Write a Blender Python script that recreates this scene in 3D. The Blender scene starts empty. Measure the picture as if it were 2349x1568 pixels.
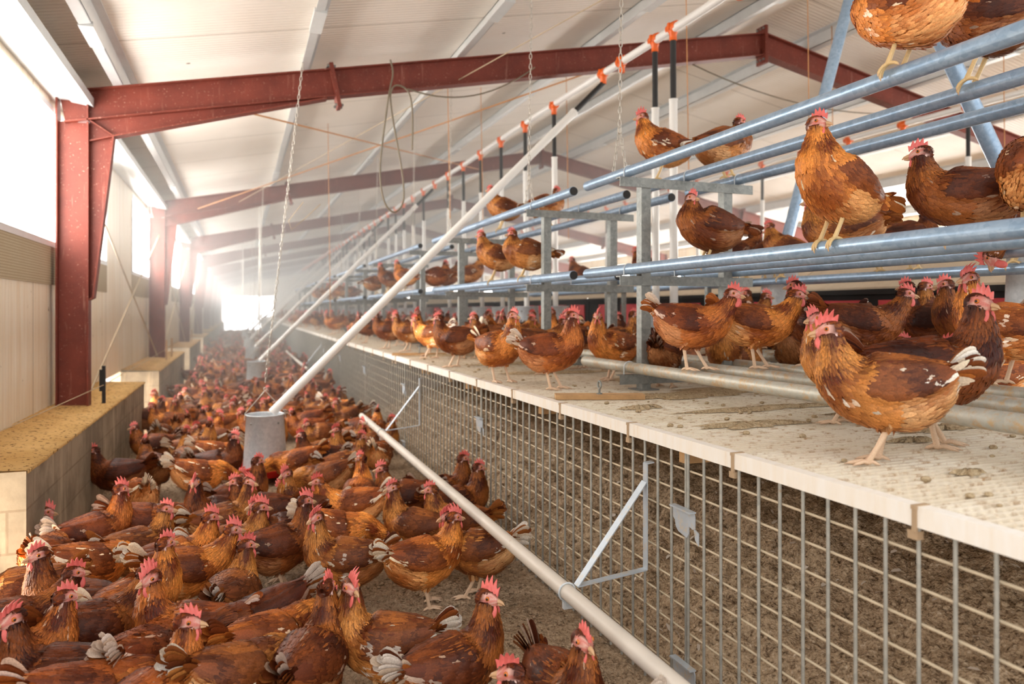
import bpy, math, random
import numpy as np
from mathutils import Vector, Matrix, Euler

# ------------------------------------------------------------------ camera, light, exposure
SC = bpy.context.scene
COL = SC.collection
R = math.radians
PI = math.pi
H = 1.306                      # eye height above the litter floor
F = 1680.0                     # focal length in pixels of the 2349 px wide frame
U0, V0 = 1174.5, 712.0         # principal column and horizon row
YAW = math.atan2(U0 - 548.0, F)
SY, CY = math.sin(YAW), math.cos(YAW)
ROOF_START = 1.0               # the roof is only built from here on; behind it the barn is left open to let sky light in

cam_d = bpy.data.cameras.new('camera')
cam = bpy.data.objects.new('camera', cam_d)
COL.objects.link(cam)
cam.location = (0, 0, H)
cam.rotation_euler = (PI/2, 0, -YAW)
cam_d.sensor_width = 36.0
cam_d.lens = F*36.0/2349.0
cam_d.shift_y = -(784.0 - V0)/2349.0
cam_d.clip_end = 200
cam_d.clip_start = 0.05
cam_d.dof.use_dof = True
cam_d.dof.focus_distance = 2.7
cam_d.dof.aperture_fstop = 2.4
SC.camera = cam

SC.view_settings.view_transform = 'Standard'
SC.view_settings.look = 'None'
SC.view_settings.gamma = 1.0
SC.view_settings.use_curve_mapping = False
SC.view_settings.exposure = 0.54

world = bpy.data.worlds.new('sky')
SC.world = world
world.use_nodes = True
wn = world.node_tree.nodes
wn['Background'].inputs[0].default_value = (1.0, 0.97, 0.93, 1)
wn['Background'].inputs[1].default_value = 1.3

def area_light(name, loc, target, sx, sy, energy, color):
    d = bpy.data.lights.new(name, 'AREA')
    d.shape = 'RECTANGLE'; d.size = sx; d.size_y = sy
    d.energy = energy; d.color = color
    o = bpy.data.objects.new(name, d)
    o.location = loc
    v = Vector(target) - Vector(loc)
    o.rotation_euler = v.to_track_quat('-Z', 'Z').to_euler()
    COL.objects.link(o)
    return o
# daylight through the pop holes in the plinth
for y in (3.25, 9.1, 15.0, 20.9):
    area_light('pop_hole_daylight', (-1.5, y, 0.3), (0.0, y + 0.3, 0.3), 1.4, 0.5, 38, (1.0, 0.88, 0.70))

# ------------------------------------------------------------------ helpers
def px_on_z(u, v, z):
    """point of the horizontal plane z that is seen at pixel (u, v)"""
    d = -F*(z - H)/(v - V0)
    r = (u - U0)/F*d
    return Vector((r*CY + d*SY, d*CY - r*SY, z))

def view_angle(x, y):
    return math.atan2(y, x)

class MB:
    """collects faces; build() links them as one mesh object"""
    def __init__(s):
        s.v = []; s.f = []; s.m = []; s.sm = []; s.c = []; s.mat = 0; s.smooth = True; s.col = (1, 1, 1)
    def add(s, vs, fs, smooth=None, mat=None, cols=None):
        b = len(s.v)
        s.v.extend([tuple(p) for p in vs])
        s.c.extend(cols if cols is not None else [s.col]*len(vs))
        for f in fs:
            s.f.append([i + b for i in f])
        n = len(fs)
        s.m.extend([s.mat if mat is None else mat]*n)
        s.sm.extend([s.smooth if smooth is None else smooth]*n)
    def box(s, x0, x1, y0, y1, z0, z1, M=None):
        p = [(x0,y0,z0),(x1,y0,z0),(x1,y1,z0),(x0,y1,z0),(x0,y0,z1),(x1,y0,z1),(x1,y1,z1),(x0,y1,z1)]
        if M is not None: p = [M @ Vector(q) for q in p]
        s.add(p, [(0,3,2,1),(4,5,6,7),(0,1,5,4),(1,2,6,5),(2,3,7,6),(3,0,4,7)], smooth=False)
    def obox(s, a, b, w, h, up=(0,0,1)):
        """bar of section w x h from a to b"""
        a = Vector(a); b = Vector(b); t = (b - a).normalized()
        side = t.cross(Vector(up))
        if side.length < 1e-5: side = t.cross(Vector((1,0,0)))
        side.normalize(); n = side.cross(t)
        p = []
        for q in (a, b):
            for i, j in ((-1,-1),(1,-1),(1,1),(-1,1)):
                p.append(q + side*(w/2*i) + n*(h/2*j))
        s.add(p, [(0,1,2,3),(7,6,5,4),(0,4,5,1),(1,5,6,2),(2,6,7,3),(3,7,4,0)], smooth=False)
    def tube(s, pts, r, seg=12, caps=True, smooth=None, cols=None):
        pts = [Vector(p) for p in pts]
        n = len(pts)
        rad = r if isinstance(r, (list, tuple)) else [r]*n
        vs = []; fs = []; cs = []
        t0 = (pts[1] - pts[0]).normalized()
        ref = Vector((0,0,1)) if abs(t0.z) < 0.9 else Vector((1,0,0))
        nrm = t0.cross(ref).normalized()
        for i, p in enumerate(pts):
            if i == 0: t = t0
            elif i == n-1: t = (pts[i] - pts[i-1]).normalized()
            else: t = ((pts[i+1] - pts[i]).normalized() + (pts[i] - pts[i-1]).normalized()).normalized()
            nrm = (nrm - t*nrm.dot(t))
            if nrm.length < 1e-6: nrm = t.orthogonal()
            nrm.normalize()
            bn = t.cross(nrm)
            for k in range(seg):
                a = 2*PI*k/seg
                vs.append(p + (nrm*math.cos(a) + bn*math.sin(a))*rad[i])
                cs.append(cols[i] if cols else s.col)
        for i in range(n-1):
            for k in range(seg):
                k2 = (k+1) % seg
                fs.append((i*seg+k, i*seg+k2, (i+1)*seg+k2, (i+1)*seg+k))
        s.add(vs, fs, smooth=smooth, cols=cs)
        if caps:
            s.add(vs[:seg], [tuple(range(seg))[::-1]], smooth=False, cols=cs[:seg])
            s.add(vs[-seg:], [tuple(range(seg))], smooth=False, cols=cs[-seg:])
    def lathe(s, prof, center=(0,0,0), seg=32, closed=False):
        cx, cy, cz = center
        vs = []; fs = []
        n = len(prof)
        for (r, z) in prof:
            for k in range(seg):
                a = 2*PI*k/seg
                vs.append((cx + r*math.cos(a), cy + r*math.sin(a), cz + z))
        for i in range(n if closed else n-1):
            j = (i+1) % n
            for k in range(seg):
                k2 = (k+1) % seg
                fs.append((i*seg+k, i*seg+k2, j*seg+k2, j*seg+k))
        s.add(vs, fs)
    def prism(s, poly, y0, y1, axis='y'):
        """poly of (x, z) pairs extruded along y (or of (y, z) pairs along x)"""
        n = len(poly)
        if axis == 'y': vs = [(x, y0, z) for x, z in poly] + [(x, y1, z) for x, z in poly]
        else: vs = [(y0, x, z) for x, z in poly] + [(y1, x, z) for x, z in poly]
        fs = [tuple(range(n)), tuple(range(2*n-1, n-1, -1))]
        for i in range(n):
            j = (i+1) % n
            fs.append((i, i+n, j+n, j))
        s.add(vs, fs, smooth=False)
    def ball(s, c, rx, ry=None, rz=None, seg=12, rings=8, M=None, cols=None):
        ry = rx if ry is None else ry; rz = rx if rz is None else rz
        vs = []; fs = []
        for i in range(rings+1):
            th = PI*i/rings
            for k in range(seg):
                a = 2*PI*k/seg
                q = Vector((rx*math.sin(th)*math.cos(a), ry*math.sin(th)*math.sin(a), rz*math.cos(th)))
                if M is not None: q = M @ q
                vs.append(Vector(c) + q)
        for i in range(rings):
            for k in range(seg):
                k2 = (k+1) % seg
                fs.append((i*seg+k, (i+1)*seg+k, (i+1)*seg+k2, i*seg+k2))
        s.add(vs, fs)
    def torus(s, c, Rr, r, M=None, seg=10, seg2=6, stretch=0.0):
        vs = []; fs = []
        for i in range(seg):
            a = 2*PI*i/seg
            for k in range(seg2):
                b = 2*PI*k/seg2
                q = Vector(((Rr + r*math.cos(b))*math.cos(a), (Rr + r*math.cos(b))*math.sin(a) + (stretch if math.sin(a) > 0.01 else -stretch if math.sin(a) < -0.01 else 0), r*math.sin(b)))
                if M is not None: q = M @ q
                vs.append(Vector(c) + q)
        for i in range(seg):
            for k in range(seg2):
                i2 = (i+1) % seg; k2 = (k+1) % seg2
                fs.append((i*seg2+k, i2*seg2+k, i2*seg2+k2, i*seg2+k2))
        s.add(vs, fs)
    def mesh(s, name, mats, colors=False):
        me = bpy.data.meshes.new(name)
        me.from_pydata(s.v, [], s.f)
        for m in (mats if isinstance(mats, (list, tuple)) else [mats]):
            me.materials.append(m)
        me.polygons.foreach_set('material_index', s.m)
        me.polygons.foreach_set('use_smooth', s.sm)
        if colors:
            ca = me.color_attributes.new('Col', 'FLOAT_COLOR', 'POINT')
            arr = np.ones((len(s.v), 4), dtype=np.float32)
            arr[:, :3] = np.array(s.c, dtype=np.float32)
            ca.data.foreach_set('color', arr.ravel())
        me.update()
        return me
    def build(s, name, mats, parent=None, colors=False):
        return link(name, s.mesh(name, mats, colors), parent)

def link(name, me, parent=None):
    o = bpy.data.objects.new(name, me)
    COL.objects.link(o)
    if parent is not None: o.parent = parent
    return o

def tag(o, label=None, cat=None, group=None, kind=None):
    if label: o['label'] = label
    if cat: o['category'] = cat
    if group: o['group'] = group
    if kind: o['kind'] = kind
    return o

def empty(name, loc, label, cat, group=None, kind=None):
    o = bpy.data.objects.new(name, None)
    o.empty_display_size = 0.05
    o.location = loc
    COL.objects.link(o)
    return tag(o, label, cat, group, kind)

def copy_tree(o, parent=None):
    c = o.copy()
    COL.objects.link(c)
    if parent is not None: c.parent = parent
    for ch in list(o.children):
        copy_tree(ch, c)
    return c

# ------------------------------------------------------------------ materials
def lin(r, g, b):
    f = lambda c: (c/255/12.92) if c/255 <= 0.04045 else ((c/255 + 0.055)/1.055)**2.4
    return (f(r), f(g), f(b), 1)

class NT:
    def __init__(s, name):
        s.m = bpy.data.materials.new(name); s.m.use_nodes = True
        s.t = s.m.node_tree; s.n = s.t.nodes; s.b = s.n['Principled BSDF']
    def new(s, ty, **kw):
        n = s.n.new(ty)
        for k, v in kw.items():
            if k in n.inputs.keys(): n.inputs[k].default_value = v
            else: setattr(n, k, v)
        return n
    def link(s, a, b): s.t.links.new(a, b)
    def coord(s, scale=(1,1,1), kind='Object', rot=(0,0,0)):
        tc = s.new('ShaderNodeTexCoord'); mp = s.new('ShaderNodeMapping')
        mp.inputs['Scale'].default_value = scale
        mp.inputs['Rotation'].default_value = rot
        s.link(tc.outputs[kind], mp.inputs[0])
        return mp.outputs[0]
    def noise(s, scale, detail=4, rough=0.6, vec=None, dist=0):
        n = s.new('ShaderNodeTexNoise')
        n.inputs['Scale'].default_value = scale; n.inputs['Detail'].default_value = detail
        n.inputs['Roughness'].default_value = rough; n.inputs['Distortion'].default_value = dist
        if vec is not None: s.link(vec, n.inputs['Vector'])
        return n.outputs['Fac']
    def ramp(s, fac, stops):
        r = s.new('ShaderNodeValToRGB')
        e = r.color_ramp.elements
        while len(e) > len(stops): e.remove(e[-1])
        while len(e) < len(stops): e.new(0.5)
        for el, (p, c) in zip(e, stops):
            el.position = p; el.color = c if len(c) == 4 else (*c, 1)
        s.link(fac, r.inputs[0])
        return r.outputs[0]
    def mix(s, fac, a, b, mode='MIX'):
        m = s.new('ShaderNodeMix', data_type='RGBA', blend_type=mode)
        for sock, val in ((m.inputs[0], fac), (m.inputs[6], a), (m.inputs[7], b)):
            if hasattr(val, 'links'): s.link(val, sock)
            else: sock.default_value = val
        return m.outputs[2]
    def bump(s, height, strength=0.3, dist=0.01):
        b = s.new('ShaderNodeBump'); b.inputs['Strength'].default_value = strength; b.inputs['Distance'].default_value = dist
        s.link(height, b.inputs['Height']); s.link(b.outputs[0], s.b.inputs['Normal'])
    def base(s, c): 
        if hasattr(c, 'links'): s.link(c, s.b.inputs['Base Color'])
        else: s.b.inputs['Base Color'].default_value = c
    def set(s, rough=0.5, metal=0.0, spec=0.5):
        s.b.inputs['Roughness'].default_value = rough; s.b.inputs['Metallic'].default_value = metal
        s.b.inputs['Specular IOR Level'].default_value = spec
        return s.m

def plain(name, c, rough=0.5, metal=0.0, spec=0.5, var=0.12, scale=9, dirt=None, dirt_amt=0.5):
    t = NT(name); v = t.coord()
    n = t.noise(scale, 5, 0.65, v)
    lo = tuple(x*(1-var) for x in c[:3]); hi = tuple(min(1, x*(1+var)) for x in c[:3])
    col = t.ramp(n, [(0.3, lo), (0.7, hi)])
    if dirt:
        d = t.noise(scale*2.3, 6, 0.75, v)
        f = t.ramp(d, [(dirt_amt, (0,0,0)), (dirt_amt+0.16, (1,1,1))])
        col = t.mix(f, col, dirt)
    t.base(col)
    t.bump(n, 0.12, 0.004)
    return t.set(rough, metal, spec)

def emit(name, c, s):
    m = bpy.data.materials.new(name); m.use_nodes = True
    n = m.node_tree.nodes; n.clear()
    e = n.new('ShaderNodeEmission'); e.inputs[0].default_value = c; e.inputs[1].default_value = s
    o = n.new('ShaderNodeOutputMaterial'); m.node_tree.links.new(e.outputs[0], o.inputs[0])
    return m

M = {}
M['pvc'] = plain('white_pvc', lin(232,230,226), 0.35, var=0.03, scale=4)
M['dirty_pvc'] = plain('dirty_white_pvc', lin(216,208,198), 0.5, var=0.06, scale=6, dirt=lin(176,150,122), dirt_amt=0.62)
M['black_rubber'] = plain('black_rubber', lin(34,33,33), 0.6)
M['orange'] = plain('orange_plastic', lin(232,100,20), 0.4, var=0.05)
M['red_plastic'] = plain('red_plastic', lin(214,38,34), 0.4, var=0.06)
M['wood'] = plain('raw_wood', lin(190,150,104), 0.8, var=0.2, scale=14)
M['wire'] = plain('pale_wire', lin(190,170,140), 0.6)
M['cable'] = plain('grey_cable', lin(120,108,90), 0.6)
M['orange_cord'] = plain('orange_cord', lin(196,140,88), 0.7)
M['chain'] = plain('galvanised_chain', lin(196,190,180), 0.45, metal=0.6)
M['strap'] = plain('galvanised_strap', lin(186,196,206), 0.5, metal=0.35, dirt=lin(206,190,166), dirt_amt=0.52)

def mk_galv(name, c1, c2, rough, metal, dirt=None, amt=0.6):
    t = NT(name); v = t.coord()
    vo = t.new('ShaderNodeTexVoronoi'); vo.inputs['Scale'].default_value = 60; t.link(v, vo.inputs['Vector'])
    n = t.noise(12, 5, 0.7, v)
    f = t.mix(0.35, n, vo.outputs['Color'])
    col = t.ramp(f, [(0.25, c1), (0.75, c2)])
    if dirt:
        d = t.noise(26, 6, 0.75, v)
        col = t.mix(t.ramp(d, [(amt, (0,0,0)), (amt+0.12, (1,1,1))]), col, dirt)
    t.base(col)
    t.b.inputs['Roughness'].default_value = rough
    t.bump(n, 0.08, 0.003)
    return t.set(rough, metal)
M['galv'] = mk_galv('galvanised_steel', lin(196,204,210), lin(226,232,236), 0.42, 0.2)
M['galv_pipe'] = mk_galv('galvanised_pipe', lin(132,160,190), lin(172,196,220), 0.33, 0.35, lin(198,178,150), 0.66)
M['galv_pipe_dirty'] = mk_galv('soiled_galvanised_pipe', lin(176,178,170), lin(204,200,188), 0.5, 0.3, lin(196,170,134), 0.5)
M['galv_frame'] = mk_galv('galvanised_angle', lin(120,124,122), lin(158,160,156), 0.5, 0.45, lin(96,84,64), 0.62)

def mk_red_steel():
    t = NT('oxide_red_steel'); v = t.coord()
    n = t.noise(3.2, 6, 0.65, v); n2 = t.noise(60, 3, 0.7, v)
    col = t.ramp(n, [(0.3, lin(100,42,31)), (0.7, lin(128,57,42))])
    vs = t.coord((22, 22, 1.6))
    st = t.noise(1.0, 4, 0.7, vs)
    col = t.mix(t.ramp(st, [(0.60, (0,0,0)), (0.78, (0.6,0.6,0.6))]), col, lin(186,140,122))
    col = t.mix(t.ramp(n2, [(0.64, (0,0,0)), (0.72, (0.7,0.7,0.7))]), col, lin(196,160,140))
    t.base(col); t.bump(n2, 0.1, 0.003)
    return t.set(0.55, 0, 0.4)
M['red_steel'] = mk_red_steel()

def mk_ceiling():
    t = NT('ribbed_ceiling_panel'); v = t.coord()
    sx = t.new('ShaderNodeSeparateXYZ'); t.link(v, sx.inputs[0])
    n = t.noise(1.3, 4, 0.6, v)
    col = t.ramp(n, [(0.3, lin(236,226,214)), (0.7, lin(246,238,228))])
    # panel joints every 1.15 m along the barn, and fine ribs across it
    ma = t.new('ShaderNodeMath', operation='MULTIPLY'); t.link(sx.outputs['Y'], ma.inputs[0]); ma.inputs[1].default_value = 1/1.15
    fr = t.new('ShaderNodeMath', operation='FRACT'); t.link(ma.outputs[0], fr.inputs[0])
    lt = t.new('ShaderNodeMath', operation='LESS_THAN'); t.link(fr.outputs[0], lt.inputs[0]); lt.inputs[1].default_value = 0.008
    col = t.mix(lt.outputs[0], col, lin(150,136,118))
    sp = t.noise(7, 2, 0.5, v)
    col = t.mix(t.ramp(sp, [(0.79, (0,0,0)), (0.80, (1,1,1))]), col, lin(120,104,88))
    t.base(col)
    w = t.new('ShaderNodeMath', operation='MULTIPLY'); t.link(sx.outputs['Y'], w.inputs[0]); w.inputs[1].default_value = 2*PI/0.05
    si = t.new('ShaderNodeMath', operation='SINE'); t.link(w.outputs[0], si.inputs[0])
    t.bump(si.outputs[0], 0.55, 0.004)
    return t.set(0.5, 0, 0.3)
M['ceiling'] = mk_ceiling()

def mk_wall():
    t = NT('cream_wall_panel'); v = t.coord()
    sx = t.new('ShaderNodeSeparateXYZ'); t.link(v, sx.inputs[0])
    st = t.noise(1.0, 4, 0.7, t.coord((14, 14, 0.8)))
    col = t.ramp(st, [(0.3, lin(226,206,176)), (0.65, lin(240,230,212))])
    ma = t.new('ShaderNodeMath', operation='FRACT')
    mu = t.new('ShaderNodeMath', operation='MULTIPLY'); t.link(sx.outputs['Y'], mu.inputs[0]); mu.inputs[1].default_value = 1/0.98
    t.link(mu.outputs[0], ma.inputs[0])
    lt = t.new('ShaderNodeMath', operation='LESS_THAN'); t.link(ma.outputs[0], lt.inputs[0]); lt.inputs[1].default_value = 0.012
    col = t.mix(lt.outputs[0], col, lin(150,126,96))
    sp = t.noise(11, 4, 0.6, v)
    col = t.mix(t.ramp(sp, [(0.70, (0,0,0)), (0.73, (1,1,1))]), col, lin(120,86,54))
    t.base(col)
    w = t.new('ShaderNodeMath', operation='MULTIPLY'); t.link(sx.outputs['Y'], w.inputs[0]); w.inputs[1].default_value = 2*PI/0.06
    si = t.new('ShaderNodeMath', operation='SINE'); t.link(w.outputs[0], si.inputs[0])
    t.bump(si.outputs[0], 0.3, 0.003)
    return t.set(0.55, 0, 0.3)
M['wall'] = mk_wall()

def mk_block():
    t = NT('concrete_block'); v = t.coord()
    br = t.new('ShaderNodeTexBrick')
    br.inputs['Scale'].default_value = 1.0; br.inputs['Mortar Size'].default_value = 0.006
    br.inputs['Brick Width'].default_value = 0.42; br.inputs['Row Height'].default_value = 0.195
    sx = t.new('ShaderNodeSeparateXYZ'); t.link(v, sx.inputs[0])
    cb = t.new('ShaderNodeCombineXYZ')
    ad = t.new('ShaderNodeMath', operation='ADD'); t.link(sx.outputs['X'], ad.inputs[0]); t.link(sx.outputs['Y'], ad.inputs[1])
    t.link(ad.outputs[0], cb.inputs[0]); t.link(sx.outputs['Z'], cb.inputs[1]); t.link(cb.outputs[0], br.inputs['Vector'])
    br.inputs['Color1'].default_value = lin(176,160,138); br.inputs['Color2'].default_value = lin(160,146,126); br.inputs['Mortar'].default_value = lin(146,130,110)
    n = t.noise(2.6, 5, 0.65, v)
    col = t.mix(t.ramp(n, [(0.42, (0,0,0)), (0.6, (0.75,0.75,0.75))]), br.outputs['Color'], lin(122,110,94))
    col = t.mix(t.ramp(t.noise(1.0, 4, 0.6, t.coord((9, 9, 1.3))), [(0.55, (0,0,0)), (0.72, (0.6,0.6,0.6))]), col, lin(214,194,166))
    t.base(col); t.bump(t.noise(70, 4, 0.7, v), 0.25, 0.006)
    return t.set(0.9, 0, 0.2)
M['block'] = mk_block()
def mk_dust():
    t = NT('dusty_cap'); v = t.coord()
    n = t.noise(3, 4, 0.6, v); sp = t.noise(42, 3, 0.6, v)
    col = t.ramp(n, [(0.3, lin(198,156,96)), (0.7, lin(220,182,124))])
    col = t.mix(t.ramp(sp, [(0.59, (0,0,0)), (0.63, (1,1,1))]), col, lin(92,62,34))
    t.base(col); t.bump(sp, 0.4, 0.01)
    return t.set(0.95, 0, 0.1)
M['dust'] = mk_dust()

def mk_litter(name, a, b, c, dark, white=0.0):
    t = NT(name); v = t.coord()
    n1 = t.noise(2.2, 4, 0.6, v); n2 = t.noise(55, 5, 0.75, v); n3 = t.noise(160, 3, 0.7, v)
    vo = t.new('ShaderNodeTexVoronoi'); vo.inputs['Scale'].default_value = 95; t.link(v, vo.inputs['Vector'])
    col = t.ramp(n1, [(0.3, a), (0.7, b)])
    col = t.mix(t.ramp(n2, [(0.35, (1,1,1)), (0.5, (0,0,0))]), col, dark)
    col = t.mix(t.ramp(n2, [(0.56, (0,0,0)), (0.68, (0.8,0.8,0.8))]), col, c)
    if white:
        col = t.mix(t.ramp(n3, [(0.70, (0,0,0)), (0.74, (white,white,white))]), col, lin(226,214,200))
    t.base(col)
    hh = t.mix(0.5, n2, vo.outputs['Distance'])
    t.bump(hh, 0.9, 0.02)
    return t.set(0.95, 0, 0.15)
M['litter'] = mk_litter('dry_litter_floor', lin(168,144,118), lin(190,166,140), lin(214,194,168), lin(118,96,74))
M['manure'] = mk_litter('manure_litter_heap', lin(184,158,130), lin(208,184,154), lin(236,220,198), lin(98,76,56), 0.9)

def mk_slat():
    t = NT('soiled_cream_plastic_slat'); v = t.coord()
    n = t.noise(2.4, 5, 0.65, v); n2 = t.noise(22, 5, 0.7, v)
    col = t.ramp(n, [(0.3, lin(226,212,188)), (0.62, lin(242,234,218))])
    col = t.mix(t.ramp(n2, [(0.52, (0,0,0)), (0.68, (0.85,0.85,0.85))]), col, lin(176,140,98))
    t.base(col); t.bump(n2, 0.3, 0.004)
    return t.set(0.6, 0, 0.3)
M['slat'] = mk_slat()
def mk_lip():
    t = NT('white_platform_edge'); v = t.coord()
    st = t.noise(1.0, 4, 0.7, t.coord((8, 26, 4)))
    col = t.ramp(st, [(0.35, lin(246,243,238)), (0.64, lin(242,234,222)), (0.80, lin(214,186,150))])
    t.base(col)
    return t.set(0.45, 0, 0.4)
M['lip'] = mk_lip()
M['crust'] = mk_litter('dung_crust', lin(190,168,134), lin(210,188,154), lin(226,208,178), lin(160,134,102))
M['clip'] = plain('rusty_clip', lin(176,150,120), 0.7)
M['mesh_v'] = mk_galv('galvanised_mesh_wire', lin(150,150,144), lin(182,180,172), 0.5, 0.4, lin(160,130,92), 0.62)
M['mesh_h'] = plain('dusty_mesh_wire', lin(206,190,164), 0.6, var=0.08, scale=30, dirt=lin(150,126,98), dirt_amt=0.66)
M['purlin'] = plain('pale_galvanised_purlin', lin(214,216,216), 0.4, metal=0.15, var=0.05)
M['net'] = None
def mk_net():
    t = NT('beige_screen_net'); v = t.coord()
    n = t.noise(2.0, 4, 0.6, v)
    br = t.new('ShaderNodeTexBrick', offset=0.0)
    br.inputs['Scale'].default_value = 1.0; br.inputs['Mortar Size'].default_value = 0.0035
    br.inputs['Brick Width'].default_value = 0.018; br.inputs['Row Height'].default_value = 0.018
    sx = t.new('ShaderNodeSeparateXYZ'); t.link(v, sx.inputs[0]); cb = t.new('ShaderNodeCombineXYZ')
    t.link(sx.outputs['Y'], cb.inputs[0]); t.link(sx.outputs['Z'], cb.inputs[1]); t.link(cb.outputs[0], br.inputs['Vector'])
    br.inputs['Color1'].default_value = lin(196,182,156); br.inputs['Color2'].default_value = lin(190,176,150); br.inputs['Mortar'].default_value = lin(158,142,116)
    t.base(t.mix(t.ramp(n, [(0.4, (0,0,0)), (0.7, (0.4,0.4,0.4))]), br.outputs['Color'], lin(168,148,118)))
    return t.set(0.8, 0, 0.2)
M['net'] = mk_net()
M['window_light'] = emit('daylit_window_pane', (1.0, 0.96, 0.90, 1), 11.0)
M['door_light'] = emit('daylit_door_opening', (1.0, 0.97, 0.93, 1), 20.0)
M['nest_lid'] = plain('soiled_nest_lid', lin(206,190,166), 0.7, var=0.1, scale=3, dirt=lin(120,116,112), dirt_amt=0.6)
M['nest_dark'] = plain('black_nest_board', lin(22,20,20), 0.7)
M['nest_red'] = plain('red_nest_curtain', lin(206,70,76), 0.6)
# ------------------------------------------------------------------ the setting
FR = [6.4 + 6.1*i for i in range(8)]          # the portal frames
YE = 54.0                                     # far gable wall
WX = -1.33                                    # inner face of the left wall
RX, SL = 5.24, 0.2                            # ridge position, roof slope
def roof_z(x, top=4.26): return top - SL*abs(x - RX)

# floor
rs = np.random.RandomState(5)
def vnoise(x, y, seed):
    """smooth value noise on arrays"""
    xi = np.floor(x).astype(np.int64); yi = np.floor(y).astype(np.int64)
    fx = x - xi; fy = y - yi
    fx = fx*fx*(3-2*fx); fy = fy*fy*(3-2*fy)
    def h(a, b):
        n = (a*374761393 + b*668265263 + seed*974634777) & 0xffffffff
        n = ((n ^ (n >> 13))*1274126177) & 0xffffffff
        return ((n ^ (n >> 16)) & 0xffff)/65535.0
    return (h(xi,yi)*(1-fx) + h(xi+1,yi)*fx)*(1-fy) + (h(xi,yi+1)*(1-fx) + h(xi+1,yi+1)*fx)*fy

def height_grid(name, x0, x1, y0, y1, step, zf, mat):
    nx = int((x1-x0)/step)+1; ny = int((y1-y0)/step)+1
    X, Y = np.meshgrid(np.linspace(x0, x1, nx), np.linspace(y0, y1, ny))
    Z = zf(X, Y)
    v = np.stack([X, Y, Z], -1).reshape(-1, 3).astype(np.float32)
    i = np.arange(nx*ny).reshape(ny, nx)
    q = np.stack([i[:-1,:-1], i[:-1,1:], i[1:,1:], i[1:,:-1]], -1).reshape(-1, 4)
    me = bpy.data.meshes.new(name)
    me.vertices.add(len(v)); me.vertices.foreach_set('co', v.ravel())
    me.loops.add(q.size); me.loops.foreach_set('vertex_index', q.ravel().astype(np.int32))
    me.polygons.add(len(q)); me.polygons.foreach_set('loop_start', np.arange(0, q.size, 4, dtype=np.int32))
    me.polygons.foreach_set('use_smooth', np.ones(len(q), dtype=bool))
    me.materials.append(mat)
    me.update(calc_edges=True)
    return link(name, me)

def litter_z(X, Y):
    z = 0.010*vnoise(X*9, Y*9, 1) + 0.015*vnoise(X*30, Y*30, 2) + 0.012*vnoise(X*62, Y*62, 3)
    return z - 0.020
o = height_grid('floor', -1.34, 1.36, 0.8, 8.0, 0.0105, litter_z, M['litter']); o['kind'] = 'structure'
mb = MB(); mb.box(-2.2, 12.0, -2.0, 55.0, -0.12, -0.018)
o = mb.build('floor_slab', M['litter']); o['kind'] = 'structure'

def heap_z(X, Y):
    t = np.clip((X - 1.38)/1.5, 0, 1)
    base = 0.03 + 0.50*t**0.8
    return base + 0.09*(vnoise(X*2.2, Y*2.2, 7) - 0.5) + 0.05*(vnoise(X*7, Y*7, 8)-0.5) + 0.034*vnoise(X*20, Y*20, 9) + 0.024*vnoise(X*55, Y*55, 10) + 0.008*vnoise(X*130, Y*130, 12)
o = height_grid('manure_heap', 1.375, 3.3, 0.5, 8.5, 0.0115, heap_z, M['manure'])
tag(o, 'brown crumbly heap of droppings and litter under the slatted platform', 'litter', kind='stuff')
# loose feathers on the heap
mb = MB(); rr = random.Random(3)
for _ in range(420):
    x = 1.42 + rr.random()**1.3*1.4; y = 0.9 + rr.random()**1.6*5.5
    z = float(heap_z(np.array([x]), np.array([y]))[0]) + 0.012
    L = rr.uniform(0.012, 0.045); w = L*rr.uniform(0.25, 0.45); a = rr.random()*2*PI
    E = Euler((rr.uniform(-.5,.5), rr.uniform(-.5,.5), a)).to_matrix()
    p = [Vector((x,y,z)) + E @ Vector(q) for q in ((-L/2,0,0),(-L/5,w/2,0.004),(L/3,w/2,0.004),(L/2,0,0),(L/3,-w/2,0.002),(-L/5,-w/2,0.002))]
    mb.add(p, [(0,1,2,3,4,5)])
cr = MB()
for _ in range(2600):
    x = 1.40 + rr.random()**1.2*1.5; y = 0.9 + rr.random()**1.5*5.0
    r = rr.uniform(0.004, 0.013)
    cr.ball((x, y, float(heap_z(np.array([x]), np.array([y]))[0]) + r*0.4), r*rr.uniform(.7,1.3), r*rr.uniform(.7,1.3), r*rr.uniform(.5,.9), seg=6, rings=4)
o = cr.build('litter_crumbs', M['manure']); tag(o, 'brown crumbs lying on the litter heap under the platform', 'litter', kind='stuff')
o = mb.build('loose_feathers', plain('shed_feather', lin(216,204,192), 0.8, var=0.2, scale=3))
tag(o, 'small pale shed feathers scattered over the brown litter heap under the platform', 'feathers', kind='stuff')
# clumps and droppings on the near floor
mb = MB()
for _ in range(3600):
    x = -0.85 + 2.2*rr.random()**0.7; y = 1.7 + rr.random()**1.5*3.6
    r = rr.uniform(0.004, 0.011)
    mb.ball((x, y, r*0.3), r*rr.uniform(.7,1.3), r*rr.uniform(.7,1.3), r*rr.uniform(.5,.9), seg=6, rings=4)
o = mb.build('litter_clumps', M['litter'])
tag(o, 'loose brown clumps of dry litter strewn over the aisle floor', 'litter', kind='stuff')

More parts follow.
